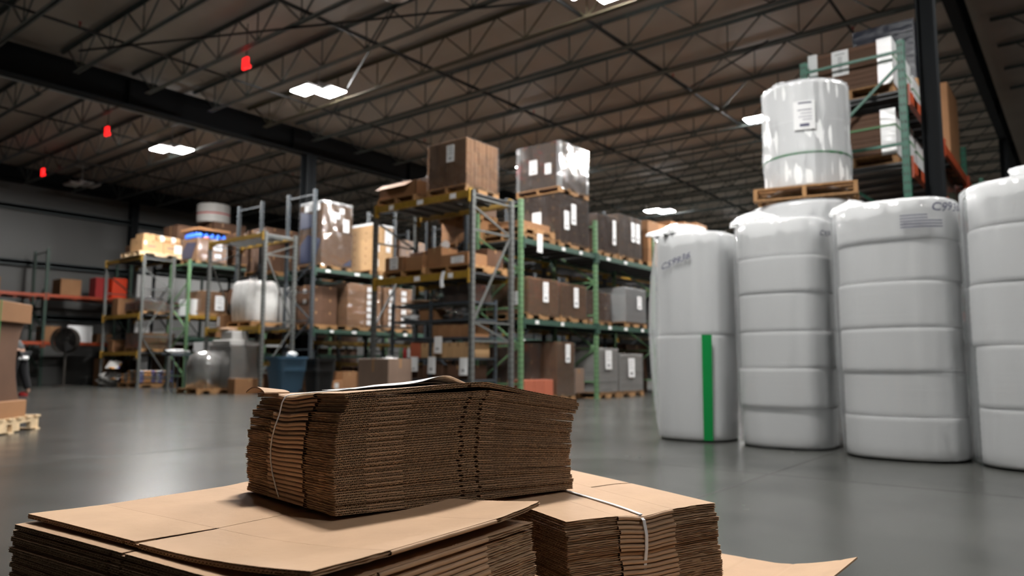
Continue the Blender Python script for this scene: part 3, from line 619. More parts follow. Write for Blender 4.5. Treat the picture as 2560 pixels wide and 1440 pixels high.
load('large brown load with a column of white labels on the lower slate beam', 11.98, 14.65, 1.55, 1.1, 1.0, 1.06, 1, 2, 6, 'carton', 'film', [('y', .62, 1.0 - .17 * q, .17, .12) for q in range(6)] + [('x', .5, .8, .1, .1)], on='under the brown load with a column of white labels')
load('second brown load with a column of white labels, beside the yellow bracket', 13.2, 14.65, 1.55, 1.0, 1.0, 1.06, 1, 2, 6, 'carton', 'film', [('y', .15, 1.0 - .17 * q, .17, .12) for q in range(6)] + [('y', .6, 1.0 - .17 * q, .17, .12) for q in range(6)], on='under the second brown load with white labels')
load('dark brown load seen past the slate post on the lower beam', 11.0, 14.9, 1.55, .85, .8, .95, 2, 2, 3, 'cartondark', None, [('x', .1, .85, .12, .1), ('x', .1, .6, .12, .1), ('x', .5, .85, .12, .1), ('x', .5, .6, .12, .1)], on='under the dark brown load past the slate post')
carton('yellow crate deep in the slate rack at the lower beam', 11.75, 15.3, 1.55, .3, .4, .35, 'yellow')
for i, (x, y, z, dx, h, m, lb) in enumerate(((11.17, 14.7, 0, .38, .32, 'carton', 'low brown carton on the floor beside the slate post'), (11.58, 14.7, 0, .36, .30, 'carton', 'low brown carton on the floor with a white label'), (11.96, 14.75, 0, .45, .52, 'carton', 'taller brown carton on the floor behind the low ones'),
        (11.4, 15.2, 0, .5, .62, 'carton', 'tall brown carton on the floor deep below the slate beam'), (12.45, 14.75, 0, .35, .5, 'carton', 'brown carton on the floor near the large plain carton'), (12.9, 14.8, 0, .4, .45, 'carton', 'brown carton on the floor behind the shelving papers'))):
    carton(lb, x, y, z, dx, .4, h, m, labels=[('y', .1, h * .8, .12, .13)] if i in (1, 4, 5) else ())
crumple('film_bundle', 'white film bundle on the low brown cartons by the slate post', 'film', (11.35, 14.9, .32), (.22, .2, .05), 'whiteproduct', 21)
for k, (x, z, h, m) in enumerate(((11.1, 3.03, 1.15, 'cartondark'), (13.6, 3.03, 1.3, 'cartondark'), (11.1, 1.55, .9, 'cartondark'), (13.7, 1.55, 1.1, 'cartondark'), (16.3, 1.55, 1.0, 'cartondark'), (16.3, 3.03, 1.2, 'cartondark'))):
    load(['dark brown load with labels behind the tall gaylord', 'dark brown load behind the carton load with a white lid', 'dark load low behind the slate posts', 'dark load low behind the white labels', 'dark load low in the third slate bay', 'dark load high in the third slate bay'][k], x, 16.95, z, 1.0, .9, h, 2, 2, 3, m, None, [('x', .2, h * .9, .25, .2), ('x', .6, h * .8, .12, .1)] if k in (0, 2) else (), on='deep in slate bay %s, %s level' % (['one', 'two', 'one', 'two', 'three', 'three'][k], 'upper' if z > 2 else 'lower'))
load('brown wrapped gaylord two bays along the upper slate beam', 13.75, 14.65, 3.03, 1.0, .95, .95, 2, 2, 3, 'cartongrey', None, on='two bays along the upper slate beam')
load('plain brown load three bays along the upper slate beam', 16.3, 14.65, 3.03, 1.0, .95, 1.1, 2, 2, 3, 'carton', None, on='three bays along the upper slate beam')
load('plain brown load three bays along the lower slate beam', 16.3, 14.65, 1.55, 1.0, .95, 1.0, 2, 2, 3, 'carton', None, on='three bays along the lower slate beam')

bays_ = 'first second third fourth fifth sixth'.split()
for k in range(6):  # cartons added to darken the rack openings and hide the bright background
    carton('%s dark carton added for shade on the floor behind the light green posts' % bays_[k], 10.8 + 1.28 * k, 9.65, 0, 1.15, .9, 1.05 + .1 * (k % 3), 'cartondark', group='added dark cartons under the back to back rack')
    carton('%s dark carton added for shade on the floor under the far slate rack' % bays_[k], 11.0 + 1.28 * k, 16.95, 0, 1.15, .85, .62, 'cartondark', group='added dark cartons under the far slate rack')
    carton('%s dark carton added for shade on the floor of the plain dark rack' % bays_[k], 11.3 + 1.28 * k, 22.4, 0, 1.15, .85, 1.3, 'cartondark', group='added dark cartons under the plain dark rack')
    if k > 1: carton('%s dark carton added for shade on the middle level of the plain dark rack' % bays_[k], 11.3 + 1.28 * k, 22.4, 1.5, 1.15, .85, 1.3 + .2 * (k % 2), 'cartondark', group='added dark cartons in the plain dark rack')
for k in range(4): carton('%s dark carton on the floor beside the slate shelving, behind the yellow rack' % bays_[k], 10.45, 8.3 + .62 * k, 0, .25, .58, 1.5, 'cartondark', group='dark cartons behind the slate shelving') if k < 0 else None
# ------------------------------------------------------------------ loads: rack D (white sack) and what stands before it
pallet(10.55, 16.35, 1.60, 'wooden pallet under the bulging white sack', 1.05, 1.05)
def sack(name, label, cat, x, y, z, rx, ry, h, m, seed=1, p=3.2):
    ph = [random.Random(seed + i).uniform(0, 6) for i in range(5)]
    def warp(th, zz, r):
        t = (zz) / h; c, s_ = abs(math.cos(th)), abs(math.sin(th)); q = (c ** p + s_ ** p) ** (-1 / p)
        return q * (1 + .05 * math.sin(PI * t)) * r * (1 + .02 * math.sin(9 * th + ph[0] + 6 * t) + .015 * math.sin(17 * th + ph[1]))
    b = MB(); b.lathe([(.93, 0), (1, .05 * h), (1, .5 * h), (.98, .9 * h), (.9, .985 * h), (.55, h)], n=64, warp=warp)
    b.v = [(v[0] * rx, v[1] * ry, v[2] + (.02 * math.sin(v[0] * 31) + .02 * math.sin(v[1] * 27) if v[2] > .88 * h else 0)) for v in b.v]
    return tag(b.build(name, m, loc=(x, y, z), smooth=True), label, cat)
bs = sack('bulk_sack', 'bulging white woven sack on the lower deck of the mostly empty rack', 'sack', 10.52, 16.45, 1.73, .46, .5, 1.02, 'sackwhite', 3)
for i in range(5): MB().tube([(-.3 + .15 * i, -.2 + .1 * i, .98), (-.28 + .15 * i, -.2 + .1 * i, 1.08 + .03 * (i % 3)), (-.22 + .15 * i, -.16 + .1 * i, 1.02)], .02, 6).build('sack_tie', 'sackwhite', bs)
load('white bagged load with a small black mark beside the bulging sack', 10.9, 15.55, 1.60, .45, .42, 1.0, 1, 1, 5, 'whiteproduct', 'film', pal=False)
o = MB().lathe([(.40, 0), (.40, .5), (.39, .62), (.34, .74), (.22, .84), (.05, .88)], n=40, warp=lambda th, z, r: r * (1 + .02 * math.sin(11 * th) + .01 * math.sin(5 * th + 8 * z))).build('shrouded_drum', 'concretebag', loc=(9.45, 16.75, .13), smooth=True); tag(o, 'grey film shrouded drum with a rounded top on a low pallet', 'drum')
MB().lathe([(.415, 0), (.415, .5), (.405, .63), (.35, .76), (.23, .86), (.05, .9)], n=40, warp=lambda th, z, r: r * (1 + .03 * math.sin(7 * th + 4 * z))).build('film_shroud', 'filmshiny', o, smooth=True)
pallet(9.45, 16.75, 0, 'wooden pallet under the shrouded drum', .9, .9)
load('clear film wrapped machine with a brown carton in front of the mostly empty rack', 9.62, 15.95, 0, .72, .95, 1.0, 1, 1, 1, 'concretebag', 'filmshiny', cat='machine', name='wrapped_machine', on='under the film wrapped machine')
b = MB(); b.cbox(0, .8, 0, .8, 0, .13, .02); b.cbox(.1, .55, .1, .6, .13, .34, .02); b.build('machine_head', 'concretebag', bpy.data.objects['wrapped_machine']).location = (0, .05, 1.02)
carton('brown carton under film at the foot of the wrapped machine', 9.55, 15.62, 0, .75, .3, .36, 'carton')
b = MB(); b.cbox(0, .5, 0, .55, .0, .06, .02); b.tube([(.1, .1, 0), (.1, .1, -.88)], .02, 8); b.tube([(.4, .1, 0), (.4, .1, -.88)], .02, 8); b.tube([(.1, .45, 0), (.1, .45, -.88)], .02, 8); b.tube([(.4, .45, 0), (.4, .45, -.88)], .02, 8)
tag(b.build('packing_stand', 'darkpost', loc=(9.05, 17.6, .9)), 'small stand with a white padded top left of the shrouded drum', 'stand')
crumple('white_bag', 'white bag lying on the small padded stand', 'bag', (9.3, 17.85, .96), (.25, .22, .05), 'whiteproduct', 33)
carton('grey blue tote deep behind the small padded stand', 10.4, 18.6, 1.03, .5, .5, .25, 'whiteproduct')
carton('brown carton with a blue label standing on the lower deck end', 10.2, 17.05, 1.60, .45, .6, .34, 'carton', labels=[('x', .45, .3, .1, .24)])
crumple('brown_paper_bundle', 'crumpled brown paper bundle on the film wrapped machine', 'paper', (9.95, 16.55, 1.49), (.25, .3, .05), 'kraft', 17)

# wheeled bins: centre on the floor at 13.5 m
def wheeled_bin(label, x, y, r, h, m, lab=True, rz=0):
    t = thing('waste_bin', label, 'bin', (x, y, 0), rz)
    p = 5
    wf = lambda th, z, rr: rr * (abs(math.cos(th)) ** p + abs(math.sin(th)) ** p) ** (-1 / p)
    MB().lathe([(r * .74, .06), (r * .78, .08), (r * .92, h * .62), (r * .97, h * .63), (r * .98, h * .9), (r * 1.0, h * .93)], n=48, warp=wf).build('body', m, t, smooth=False)
    MB().lathe([(r * 1.0, h * .91), (r * 1.07, h * .92), (r * 1.07, h * .97), (r * .97, h * .97), (r * .95, h * .93)], n=48, warp=wf, caps=False).build('rim', m, t)
    if lab:
        MB().box(-r * .98, -r * .97, r * .28, r * .75, h * .74, h * .86).build('warning_label', 'yellow', t)
    for s_ in (-1, 1):
        MB().tube([(r * .6, s_ * r * .7, .08), (r * .6, s_ * r * .82, .08)], .08, 16).build('wheel', 'blackplastic', t)
    MB().box(-r * .2, r * .2, r, r * 1.14, h * .8, h * .86).build('handle', m, t)
    return t
wheeled_bin('blue wheeled waste bin with a yellow warning label', 9.83, 14.05, .36, .89, 'bin', True, R(-4))
wheeled_bin('black wheeled waste bin just right of the blue one', 10.62, 13.93, .30, .86, 'blackplastic', False)
crumple('film_scrap', 'white film scrap sticking out of the blue waste bin', 'film', (9.85, 13.9, .84), (.1, .1, .07), 'whiteproduct', 41)

# ------------------------------------------------------------------ loads: row E and rack F
load('open topped brown gaylord full of bright blue bottles', 11.42, 21.0, 3.72, .95, .9, .66, 1, 1, 1, 'carton', 'film', [('y', .5, .62, .28, .3), ('y', .55, .2, .2, .1)], on='under the gaylord of blue bottles')
navy_print([o for o in COL.objects if o.get('label') == 'open topped brown gaylord full of bright blue bottles'][0], [(-.02, .86, .05), (-.02, .3, .05), (-.02, .05, .5), (-.02, .6, .55), (-.02, .86, .3)])
for i in range(9):
    x, y = (11.50 + .1 * i, 21.06) if i < 5 else (11.46, 21.15 + .18 * (i - 5))
    if i < 5: x = 11.52 + .19 * i
    o = MB().lathe([(.05, 0), (.075, .03), (.08, .1), (.05, .17), (.02, .2)], n=14).build('bottle', 'blueproduct', loc=(x, y, 4.50), smooth=True); tag(o, '%s bright blue bottle %s of the open brown gaylord' % (('first second third fourth fifth'.split()[i], 'from the left along the near edge') if i < 5 else ('first second third fourth'.split()[i - 5], 'from the corner along the left edge')), 'bottle', 'blue bottles in the open gaylord')
    if i in (1, 4): MB().lathe([(.078, .0), (.084, .03), (.07, .06)], n=14).build('orange_band', 'orangeproduct', o)
o = MB().cbox(11.36, 12.44, 20.93, 21.98, 4.74, 4.82, .01).build('cardboard_cover', 'carton'); tag(o, 'flat orange brown cardboard cover over the blue bottles', 'cover')
for i in range(3):
    tag(MB().tube([(11.5 + .4 * i, 21.5, 4.51), (11.5 + .4 * i, 21.5, 4.74)], .03, 8).build('cardboard_post', 'carton'), '%s cardboard prop under the orange brown cover' % ('left', 'middle', 'right')[i], 'prop', 'cardboard props under the lid')
load('brown load with two white labels behind the bare top deck', 12.75, 21.0, 3.72, .9, .9, 1.0, 2, 2, 3, 'cartondark', None, [('y', .1, .7, .25, .2), ('y', .5, .4, .15, .1)], on='under the brown load behind the bare top deck')
load('brown load with a film sheet high on the light green corner post rack', 14.0, 21.0, 3.72, 1.2, .9, .85, 2, 2, 3, 'cartondark', None, on='third along the light green corner post rack')
o = MB().lathe([(.5, 0), (.52, .03), (.52, .30), (.5, .31)], n=48).build('white_drum', 'concretebag', loc=(12.93, 22.85, 5.36), smooth=False); tag(o, 'wide round grey white drum with a red stripe high at the back', 'drum'); MB().lathe([(.523, .27), (.523, .31)], n=48).build('stripe', 'red', o)
MB().lathe([(.5, .31), (.52, .33), (.52, .60), (.5, .62)], n=48).build('upper_tier', 'concretebag', o)
load('brown load supporting the wide round drum at the back', 12.7, 22.35, 3.72, 1.15, 1.1, 1.5, 2, 2, 2, 'cartondark', None, on='under the load below the wide round drum')
rack('plain dark rack supporting the loads behind the blue bottles', 11.3, 22.3, 'X', 3, 2.62, 1.07, 3.80, (1.5, 3.72), 'darkpost', 'darkgreenbeam', tags=False)
carton('brown carton load behind the blue bottles gaylord', 11.5, 22.4, 3.72, 1.1, .9, 1.35, 'cartondark')
load('brown load with a white sheet on the yellow edged level of the light green post rack', 11.6, 21.0, 2.15, .85, .9, .62, 1, 2, 2, 'carton', 'film', [('y', .45, .5, .3, .45)], on='under the brown load with a white sheet')
carton('white tote on the highest open level behind the tan cartons', 11.35, 21.2, 2.15, .35, .6, .5, 'whiteproduct')
carton('brown carton with a white sheet on the floor beside the light green post', 11.5, 21.05, 0, .55, .5, .42, 'carton', labels=[('y', .3, .36, .18, .26)])
crumple('grey_film_bundle', 'grey film bundle on the low level behind the light green post', 'film', (12.1, 21.4, 1.03), (.4, .3, .12), 'concretebag', 51)
carton('brown carton on the second level behind the light green post', 12.2, 21.05, 1.5, .35, .5, .26, 'carton')
for x in (12.7, 13.9, 15.1):
    carton('%s dark brown carton low on the light green corner post rack' % {12.7: 'first', 13.9: 'second', 15.1: 'third'}[x], x, 21.1, 2.15, 1.0, .8, .9, 'cartondark', group='dark cartons on the light green corner post rack')
    carton('%s dark brown carton on the floor of the light green corner post rack' % {12.7: 'first', 13.9: 'second', 15.1: 'third'}[x], x, 21.1, 0, 1.0, .8, .8, 'cartondark', group='dark cartons on the floor behind the sack')
# rack F
pallet(10.82, 22.6, 3.92, 'pale wooden pallet under the tan cartons on the high yellow beams', 1.3, 1.2, 0, 'woodpale')
carton('large pale tan carton with faded print, front of the high yellow beams', 10.3, 22.1, 4.05, .62, .8, .36, 'cartontan', labels=[('y', .04, .32, .07, .1)])
carton('large pale tan carton with a white sheet on the high yellow beams', 10.94, 22.1, 4.05, .56, .8, .34, 'cartontan', labels=[('y', .33, .3, .24, .26)])
for xx, tx in ((10.45, 0), (11.05, 0)):
    b = MB()
    for q in range(6): b.box(xx + .04 * q, xx + .04 * q + .028, 22.094, 22.097, 4.21, 4.25)
    o = b.build('faded_print', 'inkblue'); pr_ = [q for q in COL.objects if (q.get('label') or '').startswith('large pale tan carton with ' + ('faded' if xx < 11 else 'a white'))][0]; o.parent = pr_; o.location = -pr_.location
carton('small pale tan carton on the front large tan carton', 10.34, 22.15, 4.41, .36, .5, .20, 'cartontan')
carton('small pale tan carton standing behind the front small one', 10.34, 22.66, 4.30, .3, .3, .2, 'cartontan')
o = MB().tube([(10.76, 22.3, 4.51), (11.5, 22.28, 4.49)], .11, 18).build('kraft_roll', 'cartontan'); tag(o, 'thick tan roll with pale bands lying on the tan cartons', 'roll')
for q in (.15, .62): MB().tube([(10.76 + .74 * q, 22.299 - .02 * q, 4.51 - .02 * q), (10.76 + .74 * q + .12, 22.298 - .02 * q, 4.507 - .02 * q)], .112, 18).build('pale_band', 'paper', o)
carton('brown carton behind the tan cartons on the high yellow beams', 10.4, 22.95, 4.05, .7, .5, .28, 'cartondark')
load('brown wrapped flat load on the middle yellow beams of the tan carton rack', 10.35, 22.0, 2.18, .98, 1.1, .22, 2, 2, 1, 'cartongrey', 'filmshiny', on='under the flat brown load of the tan carton rack')
crumple('brown_film_bundle', 'slumped brown and clear film bundle on the middle yellow beams', 'film', (10.75, 22.5, 2.52), (.42, .4, .1), 'filmshiny', 61)
carton('tall brown carton on the middle yellow beams near the far post', 10.35, 23.6, 2.18, .5, .4, .55, 'carton')
load('long brown wrapped carton load on the lowest yellow beams', 10.35, 21.95, 1.06, .98, 1.0, .42, 2, 1, 1, 'carton', 'filmshiny', on='under the long brown wrapped load on the lowest yellow beams')
carton('yellowish brown carton at the far end of the lowest yellow beams', 10.32, 23.75, 1.06, .4, .3, .38, 'carton')
pallet(10.85, 22.5, 0, 'wooden pallet under the blue and orange printed bags', 1.2, 1.2, 0)
n = 0
for k in range(4):
    for j in range(3):
        for i in range(2):
            if k == 3 and (j == 2): continue
            x, y, z = 10.28 + .57 * i, 21.92 + .40 * j, .13 + .095 * k
            b = MB()
            def fn(a, c, X=.54, Y=.38):
                u, v = a * 2 - 1, c * 2 - 1; h = (1 - abs(u) ** 5) * (1 - abs(v) ** 4)
                return (X * a, Y * c, .045 + .047 * max(h, 0) ** .5)
            def gn(a, c, X=.54, Y=.38):
                u, v = a * 2 - 1, c * 2 - 1; h = (1 - abs(u) ** 5) * (1 - abs(v) ** 4)
                return (X * a, Y * c, .045 - .044 * max(h, 0) ** .5)
            if n == 0:
                b.m = 0; b.grid(fn, 12, 8); b.grid(gn, 12, 8); b.m = 1; b.box(.18, .40, -.004, .02, .03, .075); b.box(-.004, .02, .1, .26, .03, .075); b.m = 2; b.box(.05, .16, -.004, .03, .025, .06); b.box(.42, .50, -.004, .03, .04, .075)
                pb = b.build('printed_bag', ['concretebag', 'orangebag', 'bluebag'], smooth=True); o = pb; tag(o, 'blue and orange printed bag in the pile on the floor pallet', 'bag', 'printed bags on the floor pallet')
            else: o = pb.copy(); COL.objects.link(o)
            o.location = (x + random.uniform(-.01, .01), y, z); n += 1; o['label'] = 'blue and orange printed bag, layer %s, row %s, %s column' % (('one', 'two', 'three', 'four')[k], ('one', 'two', 'three')[j], ('left', 'right')[i])
o = pb.copy(); COL.objects.link(o); o.location = (10.25, 23.1, .20); o.rotation_euler.z = .5; o['label'] = 'printed bag slumped off the far side of the pile'; del o['group']
o = pb.copy(); COL.objects.link(o); o.location = (10.2, 23.0, .52); o.rotation_euler = (0, -.4, .9); o['label'] = 'printed bag leaning highest at the far side of the pile'; del o['group']
crumple('grey_film_bundle', 'dark grey film bundle on the floor left of the printed bags', 'film', (10.35, 23.75, 0), (.35, .35, .22), 'concretebag', 71)
carton('tall orange brown carton standing on the floor by the far yellow rack post', 10.35, 24.55, 0, .22, .5, .85, 'carton', group=None)
carton('dark brown tall carton on the floor behind the orange brown one', 10.9, 24.4, 0, .5, .5, .82, 'cartondark')

# wall rack goods, fan, trolley
carton('brown carton on the upper orange beam beside the dark green post', 9.72, 26.35, 2.92, .62, .7, .55, 'carton')
carton('brown carton on the upper orange beam at the edge of the picture', 7.3, 26.35, 2.92, .72, .7, .45, 'carton')
b = MB(); b.cbox(0, .5, 0, .5, 0, .72, .02); o = b.build('red_tote', mat('orange red plastic', (.75, .06, .015), .45), loc=(11.3, 26.3, 2.92)); tag(o, 'bright orange red tote on the upper orange beam', 'tote')
carton('dark red tote behind the bright orange red one', 10.85, 26.5, 2.92, .42, .5, .70, 'red')
carton('brown carton on the lower orange beam beside the dark green post', 9.3, 26.35, 1.40, .5, .6, .5, 'carton')
carton('brown carton on the lower orange beam below the white board', 10.9, 26.3, 1.40, .5, .6, .3, 'carton')
carton('second brown carton on the lower orange beam behind the fan', 10.0, 26.3, 1.40, .6, .6, .28, 'cartondark')
o = MB().box(9.95, 10.7, 26.18, 26.20, 1.40, 1.95).build('white_board', 'paper'); tag(o, 'white board leaning on the lower orange beam', 'board'); MB().box(10.03, 10.06, 26.17, 26.18, 1.55, 1.88).build('printed_line', 'ink', o)
fa = thing('pedestal_fan', 'dark round pedestal fan in front of the wall rack', 'fan', (9.45, 25.0, 0), R(40))
MB().tube([(-.12, 0, 1.42), (.12, 0, 1.42)], .40, 32, caps=False).build('fan_shroud', 'fan', fa)
b = MB()
for k in range(10): a = k * PI / 5; b.tube([(-.12, .06 * math.cos(a), 1.42 + .06 * math.sin(a)), (-.13, .4 * math.cos(a), 1.42 + .4 * math.sin(a))], .006, 5)
for r in (.12, .2, .28, .36): b.tube([(-.125, r * math.cos(a * PI / 12), 1.42 + r * math.sin(a * PI / 12)) for a in range(25)], .005, 5)
b.build('grille', 'fan', fa); MB().tube([(.11, 0, 1.42), (.125, 0, 1.42)], .385, 32).build('back_guard', 'blackplastic', fa)
b = MB()
for k in range(3): a = k * 2 * PI / 3; b.add([(0, .04 * math.cos(a), 1.42 + .04 * math.sin(a)), (.04, .35 * math.cos(a - .3), 1.42 + .35 * math.sin(a - .3)), (-.04, .36 * math.cos(a + .4), 1.42 + .36 * math.sin(a + .4))], [(0, 1, 2), (2, 1, 0)])
b.build('blade', 'blackplastic', fa); MB().tube([(-.05, 0, 1.42), (.2, 0, 1.42)], .08, 16).build('motor', 'blackplastic', fa)
MB().tube([(.05, 0, 1.05), (.05, 0, .03)], .035, 10).build('pole', 'fan', fa); MB().lathe([(.3, 0), (.3, .02), (.05, .05)], c=(.05, 0), n=28).build('base', 'fan', fa)
ct = thing('low_trolley', 'low grey trolley on the floor by the wall rack', 'trolley', (10.4, 25.7, 0))
MB().box(0, .75, 0, .5, .24, .28).build('top', 'greypost', ct); MB().box(0, .75, 0, .5, .10, .12).build('shelf', 'darkpost', ct)
for x in (.03, .72):
    for y in (.03, .47): MB().tube([(x, y, .06), (x, y, .28)], .015, 6).build('leg', 'greypost', ct); MB().tube([(x, y - .015, .035), (x, y + .015, .035)], .035, 10).build('wheel', 'blackplastic', ct)

# ------------------------------------------------------------------ right-hand rack R
def board_load(label, x, y, z, dx, dy, dz, n, wrap=None, on=None, lab=True, prot='whiteproduct', m='cartondark'):
    pallet(x + dx / 2, y + dy / 2, z, on, round(dx, 2), round(dy, 2)); z += .13
    t = thing('panel_stack', label, 'stack', (x, y, z)); h = dz / n; b0 = None
    for k in range(n):
        if b0 is None: b0 = MB().box(0, dx, 0, dy, 0, h * .93).build('panel', m, t); o = b0
        else: o = bpy.data.objects.new('panel', b0.data); COL.objects.link(o); o.parent = t
        o.location = (random.uniform(-.006, .006), random.uniform(-.006, .006), k * h)
    for (a, c, w_, d_) in ((-.012, -.012, .012, .16), (-.012, dy - .1, .012, .11)):
        MB().box(a, a + w_, c, c + d_, -.02, dz + .02).build('edge_protector', prot, t)
    for q in range(1 if dx < 1 else 3): MB().box(.02 + q * .33 * dx, .02 + q * .33 * dx + .30 * dx, -.012, 0, -.02, dz + .02).build('edge_protector', prot, t)
    for zz in (dz * .62,):
        b = MB(); b.box(-.016, -.012, -.016, dy + .01, zz, zz + .022); b.box(-.016, dx, -.016, -.012, zz, zz + .022); b.build('strap', 'strapgreen', t)
    if lab:
        b = MB(); b.box(-.02, -.017, dy * .5, dy * .5 + .19, dz * .38, dz * .98); b.m = 1
        for q in range(7): b.box(-.022, -.02, dy * .5 + .07, dy * .5 + .12, dz * .45 + q * .03, dz * .45 + q * .03 + .012)
        b.box(-.022, -.02, dy * .5 + .04, dy * .5 + .15, dz * .88, dz * .90); b.build('label', ['paper', 'inkgrey'], t)
    return t
board_load('strapped brown panel stack with a paper label, top of the bottle green rack', 9.22, 1.62, 3.86, 1.15, .92, .52, 9, on='under the top strapped panel stack')
board_load('strapped brown panel stack with white corner boards on the lower orange beam', 9.22, 1.62, 3.02, 1.15, .92, .50, 9, on='under the lower strapped panel stack', lab=False)
board_load('wrapped panel stack second along the upper orange beam', 10.5, 1.62, 3.86, 1.1, .92, .45, 6, on='second along the upper orange beam', lab=False, m='cartondark')
board_load('wrapped panel stack second along the lower orange beam', 10.5, 1.62, 3.02, 1.1, .92, .45, 6, on='second along the lower orange beam', lab=False)
for i in range(4): load(['brown wrapped load just past the dark column', 'brown wrapped load second past the dark column', 'pale wrapped load third past the dark column', 'pale wrapped load farthest past the dark column'][i], 12.0 + 1.25 * i, 1.62, 3.02, 1.1, .92, .62, 2, 2, 3, 'cartongrey' if i > 1 else 'carton', 'filmshiny', on='%s past the dark column' % ['first', 'second', 'third', 'fourth'][i])
for i in range(3): load(['brown load low on the bottle green rack', 'second brown load low on the bottle green rack', 'third brown load low on the bottle green rack'][i], 9.25 + 1.3 * i, 1.62, 1.5, 1.1, .92, .85, 2, 2, 3, 'cartondark', None, on='low on the bottle green rack, %s' % ['first', 'second', 'third'][i])
nv = load('large navy blue film wrapped load high behind the strapped panels', 10.9, 1.62, 4.43, 1.6, .78, .86, 1, 1, 5, 'navy', None, pal=True, on='under the large navy wrapped load')
tag(MB().cbox(13.3, 14.4, 1.55, 2.1, 3.80, 5.25, .01).build('tall_carton', 'carton'), 'tall tan cardboard carton standing past the dark column', 'box')
load('brown load in the upper bay carrying the navy wrapped load', 11.0, 1.7, 3.86, 1.4, .9, .44, 2, 2, 1, 'cartondark', None, on='under the brown load below the navy one')

# ------------------------------------------------------------------ white rolls on pallets behind the foam bundles
def wrapped_roll(label, x, y, z, r, h, seed, lab=False):
    t = thing('wrapped_roll', label, 'roll', (x, y, z)); ph = seed
    MB().lathe([(r * .97, 0), (r, .03), (r, h * .30), (r * .985, h * .31), (r, h * .33), (r, h * .62), (r * .99, h * .63), (r * .99, h * .97), (r * .95, h)], n=72).build('roll_body', 'foam', t, smooth=False)
    wf = lambda th, zz, rr: rr * (1 + .010 * math.sin(24 * th + ph) + .012 * math.sin(5 * th + zz * 9) + .006 * math.sin(53 * th))
    prof = [(r * 1.03, -.04)] + [(r * (1.015 + .012 * math.sin(7 * q * .1 * h + ph)), q * .05 * h) for q in range(0, 20)] + [(r * 1.01, h), (r * .9, h + .02), (r * .4, h + .03)]
    MB().lathe(prof, n=144, warp=wf, caps=False).build('stretch_wrap', 'filmroll', t, smooth=True)
    if lab:
        b = MB(); a0 = math.atan2(-y, -x)
        def q(u, v, e): th = a0 + .12 - u; return ((r + e) * math.cos(th), (r + e) * math.sin(th), v)
        b.grid(lambda a, c: q(a * .46 - .1, h * .52 + .30 * c, .022), 10, 2); b.m = 1
        for (u0, u1, v0, v1) in ((.0, .28, .27, .285), (.0, .30, .20, .207), (.0, .24, .165, .17), (0, .28, .13, .135), (0, .2, .10, .105), (.06, .26, .03, .06)):
            b.grid(lambda a, c: q(u0 + (u1 - u0) * a - .03, h * .52 + v0 + (v1 - v0) * c, .025), 6, 1)
        b.build('label', ['paper', 'inkblue'], t)
    return t
rx, ry = 8.0, 2.27
pallet(rx, ry, 0, 'wooden pallet on the floor under the stack of three white rolls', 1.1, 1.1, R(12))
wrapped_roll('lowest of the three stacked white wrapped rolls', rx, ry, .13, .50, 1.02, 1)
pallet(rx, ry, 1.19, 'wooden pallet between the lowest and middle white rolls', 1.1, 1.1, R(12))
wrapped_roll('middle white wrapped roll, its top just above the foam bundles', rx, ry, 1.32, .57, 1.02, 2)
pallet(rx, ry, 2.38, 'wooden pallet carrying the tall top white roll', .98, .98, R(12))
tw = wrapped_roll('tall top white wrapped roll with a printed label', rx, ry, 2.51, .43, 1.12, 3, True)
MB().lathe([(.438, .34), (.44, .352)], n=64).build('green_band', 'greentape', tw)
crumple('film_knot', 'gathered clear film knot on top of the tall white roll', 'film', (7.95, 2.42, 3.60), (.22, .2, .06), 'whiteproduct', 81)

